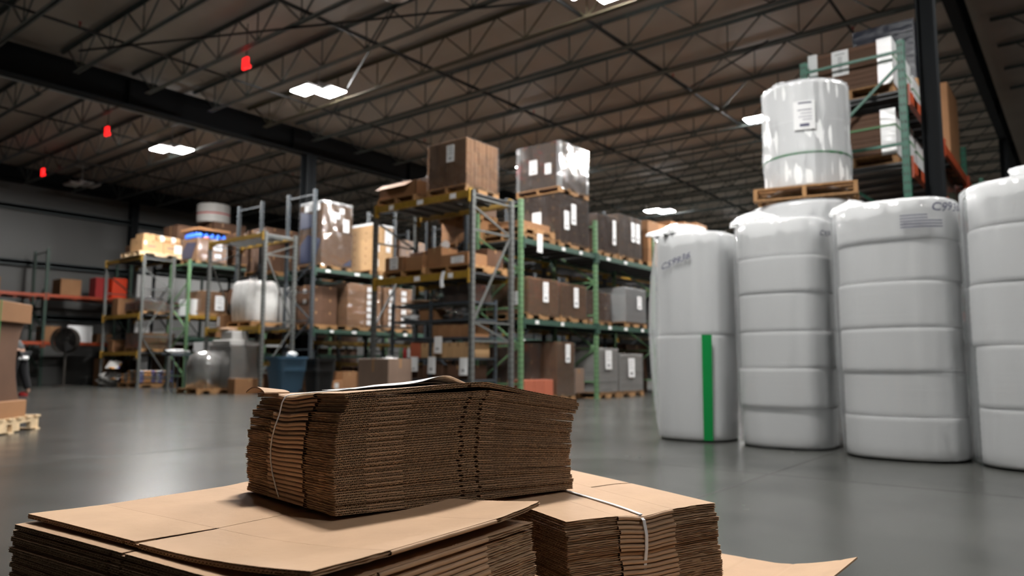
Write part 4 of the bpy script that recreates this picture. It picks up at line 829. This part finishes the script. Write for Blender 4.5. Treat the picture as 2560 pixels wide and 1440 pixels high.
# ------------------------------------------------------------------ foam bundles
def text_mesh(s, size, m, bend):
    """handwritten characters mapped through bend(u, v) -> point"""
    cu = bpy.data.curves.new('handwriting', 'FONT'); cu.body = s; cu.size = size; cu.shear = .25; cu.offset = size * .012; cu.resolution_u = 3
    o = bpy.data.objects.new('handwriting', cu); COL.objects.link(o); dg = bpy.context.evaluated_depsgraph_get(); me = bpy.data.meshes.new_from_object(o.evaluated_get(dg))
    bpy.data.objects.remove(o); bpy.data.curves.remove(cu)
    for v in me.vertices: v.co = bend(v.co.x, v.co.y + .004 * math.sin(v.co.x * 60))
    me.materials.clear(); me.materials.append(M[m]); return me
def foam_bundle(label, x, y, r, h, cuts, seed, sx=1.0, bulge=.05, tape=None, text=None, printed=None, drop=0, knot=None, taper=.0, flare=0, side=1):
    t = thing('foam_bundle', label, 'foam bundle', (x, y, 0), 0, 'bagged foam bundles'); a0 = math.atan2(-y, -x)
    P = 2.6
    sq = lambda th: (abs(math.cos(th)) ** P + abs(math.sin(th)) ** P) ** (-1 / P)
    z0 = .012; rg = random.Random(seed)
    for i in range(len(cuts) - 1):
        za, zb = cuts[i] * h + z0, cuts[i + 1] * h + z0; ox, oy = rg.uniform(-.012, .012), rg.uniform(-.012, .012); rr = r * rg.uniform(.978, 1.0); n = max(4, int((zb - za) / .03))
        f = lambda z: 1 - taper * (1 - z / h) ** 3
        pr = [(rr * .978 * f(za), za + .002)] + [(rr * f(za + (zb - za) * q / n) * (1 - .006 * (q % 2)), za + .007 + (zb - za - .014) * q / n) for q in range(n + 1)] + [(rr * .978 * f(zb), zb - .002)]
        MB().lathe(pr, c=(ox, oy), n=64, warp=lambda th, z, q_: q_ * sq(th)).build('foam_roll', 'foam', t, smooth=True)
    ph = [rg.uniform(0, 6) for _ in range(6)]
    def warp(th, z, q_):
        tt = z / h; d = th - a0
        k = 1 + bulge * math.sin(PI * min(1, max(0, tt))) * (.55 + .45 * math.sin(2 * th + ph[0])) + .010 * math.sin(13 * th + ph[1] + 3 * tt) + .008 * math.sin(23 * th + ph[2] - 4 * tt) + .012 * math.sin(5 * th + 6 * tt + ph[3])
        k += flare * math.exp(-((((d - 1.35 * side + PI) % (2 * PI)) - PI) / .35) ** 2) * math.sin(PI * min(1, max(0, tt))) ** .7
        return q_ * k * sq(th)
    pr = [(r * (.90 - taper), .004), (r * (1.0 - taper), .02)] + [(r * (1.045 - taper * (1 - q / 24) ** 3), .03 + (h - .05) * q / 24) for q in range(25)] + [(r * .97, h + .015), (r * .8, h + .03), (r * .4, h + .035)]
    MB().lathe(pr, n=128, warp=warp, caps=False).build('poly_bag', 'bag', t, smooth=True)
    def surf(u, v, e=.03): th = a0 + u / r; q_ = (r * (1 - taper * max(0, 1 - v / h) ** 3) + e) * sq(th) * (1 + bulge * .75 * math.sin(PI * min(1, max(0, v / h)))) ; return Vector((q_ * math.cos(th), q_ * math.sin(th), v))
    if tape: MB().grid(lambda a, c: tuple(surf(tape[0] + .075 * a, tape[1] + (tape[2] - tape[1]) * c, .034)), 3, 16).build('green_tape', 'greentape', t)
    if text:
        for s_, u, v, size, slope in text:
            me = text_mesh(s_, size, 'inkblue', lambda a, b: surf(u + a, v + b + slope * a, .036)); o = bpy.data.objects.new('handwriting', me); COL.objects.link(o); o.parent = t
    if printed:
        u, v = printed; b = MB()
        for q in range(5): b.grid(lambda a, c: tuple(surf(u + (.16 + .09 * (q > 1)) * a, v - .022 * q + .008 * c, .035)), 6, 1)
        b.build('printed_text', 'inkblue', t)
    if knot:
        kx, ky, kr = knot
        def fn(a, c):
            th = 2 * PI * a; p = PI * .5 * c; k = 1 + .22 * math.sin(7 * th + ph[0]) + .14 * math.sin(11 * th + 5 * c) + .08 * math.sin(19 * th + 9 * c)
            return (kx + kr * k * math.cos(p) * math.cos(th), ky + kr * k * math.cos(p) * math.sin(th), h + .012 + .11 * math.sin(p) * (1 + .25 * math.sin(3 * th + ph[4])))
        MB().grid(fn, 60, 10).build('bag_gather', 'whiteproduct', t, smooth=True)
    return t
foam_bundle('bagged foam bundle with a green tape strip, farthest left of the four', 6.78, 3.0, .365, 1.94, (0, .5, 1), 1, tape=(.02, .02, .98), text=[('C59936', -.33, 1.60, .085, .35)], knot=(-.12, .14, .24), flare=.13, side=-1, taper=.05, bulge=.05)
foam_bundle('bagged foam bundle second from the green tape one, marked C936', 6.70, 2.12, .395, 1.955, (0, .17, .34, .5, .67, .83, 1), 2, text=[('C936', .25, 1.79, .065, .1)], knot=(-.1, .2, .2), taper=.02, bulge=.03)
foam_bundle('bagged foam bundle third from the green tape one, with printed text near its top', 6.52, 1.17, .43, 1.945, (0, .16, .33, .5, .68, .84, 1), 3, text=[('C9936', .2, 1.84, .09, .05)], printed=(.02, 1.81), knot=(.05, .35, .14), flare=.13, bulge=.05)
foam_bundle('bagged foam bundle at the picture edge, farthest from the green tape one', 6.42, .25, .43, 1.98, (0, .2, .42, .64, .84, 1), 4, knot=(-.1, -.15, .3), bulge=.04)
o = MB().sheet(lambda a, b: (7.05 + .25 * a + .02 * math.sin(9 * b), 1.95 - .5 * b, 2.10 + .12 * a - .14 * b + .03 * math.sin(7 * a)), 8, 8, .002); o.m = 0
o = o.build('printed_film', 'whiteproduct'); tag(o, 'piece of grey printed film sticking up behind the second foam bundle', 'film'); bpy.data.objects.remove(o)

# ------------------------------------------------------------------ block pallet with the waisted cardboard stack, far left
lx, ly, la = 3.20, 8.98, R(47)
ca, sa = math.cos(la), math.sin(la)
def lp(s_, d): return (lx - s_ * ca - d * sa, ly - s_ * sa + d * ca)      # s along the face away from the corner, d into depth
c0 = lp(.6, .5)
t = thing('block_pallet', 'pale block pallet at the left edge under the waisted cardboard stack', 'pallet', (c0[0], c0[1], 0), la)
d = MB()
for i in range(7): x = -.6 + i * .1833; d.box(x, x + .1, -.5, .5, .135, .155)
d.build('deck', 'woodpale', t)
for y in (-.46, 0, .46):
    s_ = MB()
    s_.box(-.6, .6, y - .02, y + .02, .09, .135)
    for a, b in ((-.6, -.43), (-.2, -.05), (.05, .2), (.43, .6)): s_.box(a, b, y - .02, y + .02, .018, .09)
    s_.build('stringer', 'woodpale', t)
for x in (-.6, -.05, .5): MB().box(x, x + .1, -.5, .5, 0, .018).build('bottom_board', 'woodpale', t)
cc = lp(.55, .45)
t = thing('waisted_cardboard_stack', 'tall cardboard stack with tray base, narrow sleeve and wide cap at the left edge', 'box', (cc[0], cc[1], .155), la)
MB().cbox(-.58, .33, -.40, .40, 0, .17, .008).build('tray', 'carton', t)
sl = MB()
def slv(a, c):
    z = .17 + .79 * c; w_ = .25 - .12 * math.sin(PI * c) ** .8; th = a * 4
    P_ = [(-.54, -.36), (w_, -.36), (w_, .36), (-.54, .36), (-.54, -.36)]; i = min(3, int(th)); f = th - i
    return (P_[i][0] + (P_[i + 1][0] - P_[i][0]) * f, P_[i][1] + (P_[i + 1][1] - P_[i][1]) * f, z)
sl.grid(slv, 32, 16); sl.build('sleeve', 'cartondark', t)
cp = MB(); cp.cbox(-.6, .25, -.43, .43, .96, 1.16, .008); cp.build('cap', 'carton', t)
cp = MB(); cp.box(-.385, -.37, -.434, -.431, 0, 1.16); cp.box(-.385, -.37, -.434, .434, 1.16, 1.163); cp.build('strap', 'strapgreen', t)

# ------------------------------------------------------------------ person bent over behind the cardboard stack
pe = thing('person', 'person bent over in a grey top and black trousers behind the waisted cardboard stack', 'person', (6.0, 18.24, 0), R(128))
def skin_body(name, verts, edges, radii, m, parent, root=0, lv=2):
    me = bpy.data.meshes.new(name); me.from_pydata(verts, edges, []); o = bpy.data.objects.new(name, me); COL.objects.link(o); o.parent = parent
    sk = o.modifiers.new('skin', 'SKIN'); 
    for i, v in enumerate(me.skin_vertices[0].data): v.radius = (radii[i], radii[i]) if not isinstance(radii[i], tuple) else radii[i]; v.use_root = (i == root)
    sk.use_smooth_shade = True; ss = o.modifiers.new('sub', 'SUBSURF'); ss.levels = lv; ss.render_levels = lv
    me.materials.append(M[m]); return o
# x points where the person faces
V = [(0, 0, .93), (.10, 0, 1.08), (.24, 0, 1.22), (.36, 0, 1.28), (.44, 0, 1.27), (.54, 0, 1.25), (.34, .2, 1.26), (.42, .24, 1.0), (.62, .2, .85), (.34, -.2, 1.26), (.42, -.24, 1.0), (.62, -.2, .85),
     (0, .1, .88), (.06, .12, .48), (-.04, .13, .09), (.12, .14, .045), (0, -.1, .88), (-.06, -.12, .48), (-.18, -.12, .09), (-.03, -.14, .045)]
Ed = [(0, 1), (1, 2), (2, 3), (3, 4), (4, 5), (3, 6), (6, 7), (7, 8), (3, 9), (9, 10), (10, 11), (0, 12), (12, 13), (13, 14), (14, 15), (0, 16), (16, 17), (17, 18), (18, 19)]
Rd = [.13, .135, .15, .12, .06, .075, .06, .045, .03, .06, .045, .03, .095, .065, .045, .035, .095, .065, .045, .035]
skin_body('body', V, Ed, Rd, 'skin', pe)
skin_body('sweatshirt', V[:5] + V[6:8] + [(.58, .21, .88)] + V[9:11] + [(.58, -.21, .88)], [(0, 1), (1, 2), (2, 3), (3, 4), (3, 5), (5, 6), (6, 7), (3, 8), (8, 9), (9, 10)], [.155, .16, .17, .14, .07, .08, .062, .045, .08, .062, .045], 'cloth', pe)
skin_body('trousers', [(0, 0, .92), (0, .1, .86), (.06, .12, .48), (-.03, .13, .13), (0, -.1, .86), (-.06, -.12, .48), (-.17, -.12, .13)], [(0, 1), (1, 2), (2, 3), (0, 4), (4, 5), (5, 6)], [.15, .12, .09, .075, .12, .09, .075], 'trouser', pe)
MB().lathe([(.165, .78), (.178, .81), (.172, .86)], n=28).build('shirt_hem', 'paper', pe, smooth=True)
MB().lathe([(.02, 1.34), (.085, 1.31), (.10, 1.25), (.09, 1.2)], c=(.53, 0), n=20).build('hair', 'trouser', pe, smooth=True)
for s_, x in ((.13, .04), (-.13, -.09)): MB().lathe([(.055, 0), (.062, .02), (.058, .06), (.04, .09)], n=20, warp=lambda th, z, r: r * (1 + .9 * max(0, math.cos(th)))).build('shoe', 'red', pe, smooth=True).location = (x, s_, 0)

# ------------------------------------------------------------------ strapped stacks of flattened boxes in front
PER = .0079
def zig(b, P, u0, u1, wl, wh, v0, v1, ph, th=.0008, n=6):
    """corrugated medium between heights wl and wh (0..1 of the box thickness), seen at v0"""
    k0 = int(math.floor(u0 / PER * n)); k1 = int(math.ceil(u1 / PER * n)); ring = []
    for k in range(k0, k1 + 1):
        u = min(max(k * PER / n, u0), u1); c = math.cos(2 * PI * (u / PER + ph)); c = max(-1, min(1, 1.25 * c)); wv = .5 + .5 * c
        ww = wl + (wh - wl) * wv
        p0 = P(u, v0, ww); p1 = P(u, v1, ww)
        ring.append((p0, (p0[0], p0[1], p0[2] - th), (p1[0], p1[1], p1[2] - th), p1))
    o = len(b.v); b.v += [q for r_ in ring for q in r_]; m = len(ring)
    for i in range(m - 1):
        a = o + 4 * i; c = a + 4
        b.f += [(a, c, c + 1, a + 1), (a + 3, c + 3, c, a), (a + 1, c + 1, c + 2, a + 2)]; b.mi += [1, 1, 1]
def liner(b, P, u0, u1, v0, v1, w_, t, nu, nv, rag0=0, rag1=0, seed=0):
    """thin paper facing; rag0 / rag1 tear the ends at u0 / u1"""
    rg = random.Random(seed); o = len(b.v)
    us = [[u0 + (u1 - u0) * i / nu for i in range(nu + 1)] for _ in range(nv + 1)]
    for j in range(nv + 1):
        if rag0: us[j][0] += rg.uniform(-rag0, rag0)
        if rag1: us[j][-1] += rg.uniform(-rag1, rag1)
    W = nv + 1
    for i in range(nu + 1):
        for j in range(W): b.v.append(P(us[j][i], v0 + (v1 - v0) * j / nv, w_))
    K = (nu + 1) * W
    b.v += [(p[0], p[1], p[2] - t) for p in b.v[o:o + K]]
    fs = [(i * W + j, (i + 1) * W + j, (i + 1) * W + j + 1, i * W + j + 1) for i in range(nu) for j in range(nv)]
    fs += [(f[3] + K, f[2] + K, f[1] + K, f[0] + K) for f in list(fs)]
    edge = [i * W for i in range(nu + 1)] + [nu * W + j for j in range(1, W)] + [i * W + nv for i in range(nu - 1, -1, -1)] + [j for j in range(nv - 1, -1, -1)]
    for a, c in zip(edge, edge[1:]): fs.append((c, a, a + K, c + K))
    b.f += [tuple(i + o for i in f) for f in fs]; b.mi += [0] * len(fs)
def flat_box(label, P, a, b_, f, su, sl, seed, group, crush=None, joint=False, name='flattened_box', mats=('kraft', 'medium')):
    rg = random.Random(seed); T = .0004
    body = MB(); root = None; parts = []
    g = .0035
    sheets = ((.54, .95, su), (.05, .46, sl))          # upper and lower wall of the flattened box
    for s_, (wl, wh, slot) in enumerate(sheets):
        pinch = lambda u, v, w_: P(u, v, w_)
        # the middle band (the box sides), between the flap creases
        if joint and s_ == 0:
            liner(body, P, .0, slot - .0012, f, b_ - f, wh, T, 8, 6); liner(body, P, slot + .0012, a, f, b_ - f, wh, T, 8, 6)
        else: liner(body, P, .0, a, f, b_ - f, wh, T, 14, 6)
        liner(body, P, .0, a, f, b_ - f, wl + .03, T, 10, 4)
        # flaps at the far end stay in the body mesh
        for (x0, x1, r0, r1) in ((0, slot - g, .0015, 0), (slot + g, a, 0, .0015)):
            liner(body, P, x0, x1, b_ - f + .0005, b_, wh, T, 8, 10, r0, r1, seed + s_); liner(body, P, x0, x1, b_ - f + .0005, b_, wl + .03, T, 8, 10, r0, r1, seed + 5)
            zig(body, P, x0 + .001, x1 - .001, wl + .03, wh, b_ - .0005, b_ - .02, rg.random(), n=4)
    # folded ends between the flap cuts: rounded rolls of board
    for (ue, sg) in ((0, -1), (a, 1)):
        ro = .0028 + rg.uniform(-.0008, .0012); dz = rg.uniform(-.03, .03); w0, w1 = .10 + dz, .86 + dz
        def fold(c, q):
            ang = PI * c; wv = (w0 + w1) / 2 + (w1 - w0) / 2 * math.cos(ang)
            v = f + .001 + (b_ - 2 * f - .002) * q; mid = math.exp(-((q - .5) / .05) ** 2) * .0015
            return P(ue + sg * (ro * math.sin(ang) ** .6 if 0 < c < 1 else 0) - sg * mid * (1 if 0 < c < 1 else 0), v, wv)
        body.grid(fold, 8, 16)
    # raw ends: the torn medium shows between the facings on both sides of the fold
    def rawend(mb, ue, sg, v0, v1, wl, wh):
        o = len(mb.v); n = 12
        for j in range(n + 1):
            v = v0 + (v1 - v0) * j / n; q = ue - sg * (.0022 + rg.uniform(-.0012, .0016))
            mb.v += [P(q, v, wl), P(q - sg * rg.uniform(-.001, .001), v, (wl + wh) / 2), P(q, v, wh)]
        for j in range(n):
            A = o + 3 * j; mb.f += [(A, A + 3, A + 4, A + 1), (A + 1, A + 4, A + 5, A + 2)]; mb.mi += [1, 1]
    for (wl, wh, slot) in sheets:
        rawend(body, 0, -1, b_ - f, b_, wl + .03, wh); rawend(body, a, 1, b_ - f, b_, wl + .03, wh)
    root = body.build(name, list(mats)); tag(root, label, 'flattened box', group)
    for s_, (wl, wh, slot) in enumerate(sheets):
        for e, (x0, x1, r0, r1) in enumerate(((0, slot - g, .0016, 0), (slot + g, a, 0, .0016))):
            m = MB()
            cr = crush if (s_ == 1 and e == 0) else None
            liner(m, P, x0, x1, 0, f - .0005, wh, T, 12, 10, r0, r1, seed + 11 + s_); liner(m, P, x0, x1, 0, f - .0005, wl + .03, T, 12, 10, r0, r1, seed + 17 + s_)
            ph = rg.random()
            if cr:
                zig(m, P, x0 + .001, cr[0], wl + .03, wh, .0003, .03, ph); zig(m, P, cr[0], cr[1], wl + .03, wh - .16, .0003, .03, ph); zig(m, P, cr[1], x1 - .001, wl + .03, wh, .0003, .03, ph)
                liner(m, P, cr[0], cr[1], -.0006, .03, wh - .02, .0013, 6, 2)
            elif s_ == 0 and e == 1 and crush:
                liner(m, P, x0, x0 + .035, -.0005, .03, wh - .01, .0011, 4, 2); zig(m, P, x0 + .001, x1 - .001, wl + .03, wh, .0003, .03, ph)
            else: zig(m, P, x0 + .001, x1 - .001, wl + .03, wh, .0003, .03, ph)
            if e == 0: rawend(m, 0, -1, 0, f, wl + .03, wh)
            else: rawend(m, a, 1, 0, f, wl + .03, wh)
            m.build('flap', list(mats), root)
    return root

def stack(n, O, ang, a, b_, f, su, sl, zb, zt, seed, group, lab, shift, crush=None, gaps=(), jit=.0022, top_extra=None, joint=False):
    U = (math.cos(ang), math.sin(ang)); V = (-math.sin(ang) * stack.hand, math.cos(ang) * stack.hand)
    rg = random.Random(seed); th = [1 + rg.uniform(-.06, .06) for _ in range(n)]
    for g_ in gaps: th[g_] += .24
    cum = [0]
    for q in th: cum.append(cum[-1] + q)
    tot = cum[-1]
    for k in range(n):
        l0, l1 = cum[k] / tot, (cum[k] + min(th[k], 1.06)) / tot
        du, dv = shift(k / (n - 1)); du += rg.uniform(-jit, jit); dv += rg.uniform(-jit * .8, jit * .8); rot = rg.uniform(-.004, .004)
        wob = rg.uniform(0, 6)
        def P(u, v, w_, l0=l0, l1=l1, du=du, dv=dv, rot=rot, k=k, wob=wob):
            l = l0 + (l1 - l0) * w_; uu = u + du - rot * v; vv = v + dv + rot * u
            z = zb(u, v) * (1 - l) + zt(u, v) * l + .0006 * math.sin(9 * u + wob)
            if top_extra: z += top_extra(k, n, u, v, w_)
            return (O[0] + U[0] * uu + V[0] * vv, O[1] + U[1] * uu + V[1] * vv, z)
        flat_box(lab(k, n), P, a, b_, f, su + rg.uniform(-.002, .002), sl + rg.uniform(-.002, .002), seed * 100 + k, group, crush, joint)
stack.hand = 1
def lerp4(z00, z10, z01, z11, a, b_): return lambda u, v: (z00 * (1 - u / a) + z10 * u / a) * (1 - v / b_) + (z01 * (1 - u / a) + z11 * u / a) * v / b_
ORD = 'first second third fourth fifth sixth seventh eighth ninth tenth eleventh twelfth thirteenth fourteenth fifteenth sixteenth seventeenth eighteenth nineteenth twentieth twenty-first twenty-second twenty-third twenty-fourth twenty-fifth twenty-sixth'.split()
def labels(where, top):
    def f(k, n):
        if k == n - 1: return top
        if k == 0: return 'flattened brown box at the very bottom of the %s' % where
        return '%s flattened brown box from the top of the %s' % (ORD[n - 1 - k], where)
    return f
# upper bundle
a1, b1 = .545, .355
zb1 = lerp4(.4600, .4440, .4560, .4430, a1, b1)
_t = lerp4(.653, .6270, .6425, .627, a1, b1)
def zt1(u, v):
    k = (max(0, u) / .293) ** .9 if u < .293 else max(0, 1 - (u - .293) / .262)
    return _t(u, v) + .0255 * k * (1 - .9 * v / b1) - .006 * math.exp(-(((v - .2) / .05) ** 2)) * math.exp(-u / .05)
def ex1(k, n, u, v, w_):
    if k == n - 1: return .0045 * math.exp(-((u - .28) / .13) ** 2)
    if k == n - 2: return -.0035 * math.exp(-((u - .26) / .12) ** 2)
    return 0
stack(24, (.7725, .962), R(-10.5), a1, b1, .105, .293, .255, zb1, zt1, 3, 'flattened boxes of the upper strapped bundle', labels('upper strapped bundle', 'topmost flattened brown box of the upper strapped bundle, under the white papers'),
      lambda t: (.013 * t * t * (1 if t > .0 else 0) - .006 * math.sin(PI * t) + (.006 if .85 < t < .97 else 0), .004 * math.sin(PI * t)), (.057, .130), gaps=(5,), top_extra=ex1)
# lower left bundle: larger boxes; u runs away from the camera along +Y, v towards +X
stack.hand = -1
a2, b2 = .686, .480
zb2 = lambda u, v: .2545
def zt2(u, v): return .4515 + .0005 * math.sin(4 * u)
def ex2(k, n, u, v, w_):
    e = 0
    if k >= n - 2:
        q = max(0, 1 - u / .30); e += (.0165 if k == n - 1 else .0035) * q * q
        if k == n - 1: e += .010 * max(0, (u - .60) / .086) ** 1.3 * (1 - v / b2) * 0 + .004 * max(0, 1 - v / .12) * (1 if u > .355 else .6)
        if v > .33 and k == n - 1: e += .008 * ((v - .33) / .15) ** 2
    return e
stack(25, (.522, .690), R(94.0), a2, b2, .125, .355, .39, zb2, zt2, 5, 'flattened boxes of the lower left bundle', labels('lower left bundle', 'topmost flattened brown box of the lower left bundle, its near corner lifted'),
      lambda t: (.014 * (t - .5) + .004 * math.sin(9 * t), -.010 * (1 if t < .97 else -.6) + .003 * math.sin(7 * t)), None, gaps=(22, 23), top_extra=ex2, jit=.003, joint=True)
# lower right bundle
a3, b3 = .55, .335
zb3 = lambda u, v: .2545
def zt3(u, v): return .4395 + .003 * math.exp(-((v - .3) / .06) ** 2) - .006 * math.exp(-((v - .165) / .035) ** 2) * math.exp(-u / .06)
stack(24, (1.050, .712), R(66.5), a3, b3, .105, .26, .295, zb3, zt3, 8, 'flattened boxes of the lower right bundle', labels('lower right bundle', 'topmost flattened brown box of the lower right bundle, crossed by the white strap'),
      lambda t: (-.010 + .012 * abs(t - .55) + .003 * math.sin(14 * t), .007 * math.sin(5 * t) + .008 * t), None, gaps=(12,), jit=.0035)
stack.hand = 1
# the tier sheet between the layers, curled up at its near right edge
def shf(a, c):
    x = .50 + 1.25 * a; y = .42 + 1.03 * c; s_ = min(1, max(0, (x - 1.36) / .2)); s_ = s_ * s_ * (3 - 2 * s_)
    q = max(0, (.60 - y) / .18); return (x + .03 * (c - .5), y, .2515 + .042 * q ** 1.5 * s_ - .0022 * max(math.cos((y - .47) * 2 * PI / .105), .90) * 0 - .0012 * math.exp(-(((y - .505) % .105 - .0525) / .004) ** 2))
o = MB().sheet(shf, 50, 120, .004).build('tier_sheet', ['kraft'], smooth=False); tag(o, 'large brown tier sheet curling up at its edge beside the lower right bundle', 'cardboard sheet')
sb = MB().cbox(0, .6, 0, 1.0, 0, .0088, .002).build('flattened_box', 'kraft', loc=(.52, .445, .130)); tag(sb, 'first flattened box from the pallet in the nearer pile of the bottom tier', 'flattened box', 'flattened boxes in the bottom tier')
for i in range(2):
    for k in range(13):
        if i or k: c = sb.copy(); COL.objects.link(c); c.location = (.52 + .615 * i + random.uniform(-.003, .003), .445, .130 + .0090 * k); c['label'] = '%s flattened box from the pallet in the %s pile of the bottom tier' % (ORD[k], ('nearer', 'farther')[i])
pallet(1.13, .945, 0, 'wooden pallet under the stacks of flattened boxes', 1.24, 1.02)

# straps
def P1(u, v): U = (math.cos(R(-10.5)), math.sin(R(-10.5))); return (.7725 + U[0] * u - U[1] * v, .962 + U[1] * u + U[0] * v)
def top1(u, v): return zt1(u, v) + ex1(23, 24, u, v, 1) + .0016
vs = .205; pts = []
for q in range(0, 13): t_ = q / 12; u = .5 * (1 - t_) + .008; v = vs - .03 * t_ * 0 + .0; pts.append((*P1(u + .004, v), top1(u, v)))
pts += [(*P1(.004, vs), zt1(.0, vs) + .0005), (*P1(-.0015, vs + .002), zt1(0, vs) - .010)]
for q in range(1, 9): t_ = q / 8; pts.append((*P1(-.004 - .013 * math.sin(PI * min(1, t_ * 1.0)) + (.006 * (1 - t_)), vs + .018 * math.sin(PI * t_) - .004 * t_), (zt1(0, vs) - .010) * (1 - t_) + .462 * t_))
pts += [(*P1(.01, vs), .4595)]
tag(MB().tube(pts, .0013, 8).build('bundle_tie', 'strapwhite', smooth=True), 'white cord tied round the upper bundle of flattened boxes', 'strap')
def P3(u, v): A = R(66.5); return (1.050 + math.cos(A) * u + math.sin(A) * v, .712 + math.sin(A) * u - math.cos(A) * v)
vs = .168; b = MB()
path = []
for q in range(0, 15): t_ = q / 14; u = .50 * (1 - t_); path.append((u, vs - .012 * math.sin(2.2 * t_) + .004, zt3(u, vs) + .0022))
path += [(.004, vs - .008, zt3(0, vs) + .0012), (-.008, vs - .006, zt3(0, vs) - .006)]
for q in range(1, 8): t_ = q / 7; path.append((-.0105 - .004 * math.sin(9 * t_) , vs - .006 + .004 * t_, (zt3(0, vs) - .006) * (1 - t_) + .256 * t_))
hw = .0032
o = len(b.v)
for i, (u, v, z) in enumerate(path):
    p = path[min(i + 1, len(path) - 1)]; m_ = path[max(i - 1, 0)]; du_, dz_ = p[0] - m_[0], p[2] - m_[2]; L_ = math.hypot(du_, dz_) or 1; nu_, nz_ = -dz_ / L_ * .0009, du_ / L_ * .0009
    for (dv_, s_) in ((-hw, 1), (hw, 1), (hw, -1), (-hw, -1)): b.v.append((*P3(u + nu_ * s_, v + dv_), z + nz_ * s_))
for i in range(len(path) - 1):
    A = o + 4 * i
    for k in range(4): j = (k + 1) % 4; b.f.append((A + k, A + j, A + 4 + j, A + 4 + k)); b.mi.append(0)
tag(b.build('strapping_band', 'strapwhite'), 'flat white strapping band round the lower right bundle of flattened boxes', 'strap')
# curled board scrap and white papers on the upper bundle
def sc_(a, c): u = -.012 + .05 * a; v = .262 + .088 * c; x, y = P1(u, v); return (x, y, top1(0, v) + .0015 + .010 * math.sin(PI * c) ** .8 * (1 - .6 * a))
o = MB().sheet(sc_, 6, 16, .0025).build('curled_flap', ['kraft', 'medium']); tag(o, 'curled torn cardboard strip on the far left corner of the upper bundle', 'cardboard strip')
def paper(label, u0, v0, rot, w_, h_, lift, seed, mark=False):
    c_, s_ = math.cos(rot), math.sin(rot); ph = seed * 1.7
    def fn(a, c, e=0):
        x, y = (a - .5) * w_, (c - .5) * h_; u, v = u0 + x * c_ - y * s_, v0 + x * s_ + y * c_
        z = top1(u, v) + .0012 + lift * math.exp(-((a - .52) / .22) ** 2) * (1 - .55 * c) + .0035 * max(0, a - .8) / .2 * 0 + .0012 * math.sin(6 * c + ph) + .0012 + e
        return (*P1(u, v), z)
    b = MB().sheet(fn, 24, 12, .0003); b.m = 1
    if mark:
        for q in range(4): b.grid(lambda a, c: fn(.12 + .05 * q + (.30 - .05 * q) * a, .10 + .05 * q + .008 * c, .0005), 10, 1)
    return tag(b.build('paper_sheet', ['paper', 'inkblue'], smooth=True), label, 'paper')
paper('upper white paper arching on top of the upper bundle', .262, .185, R(8), .235, .19, .012, 1, True)
paper('lower white paper lying flat under the arched one', .235, .200, R(20), .23, .18, .0008, 4)
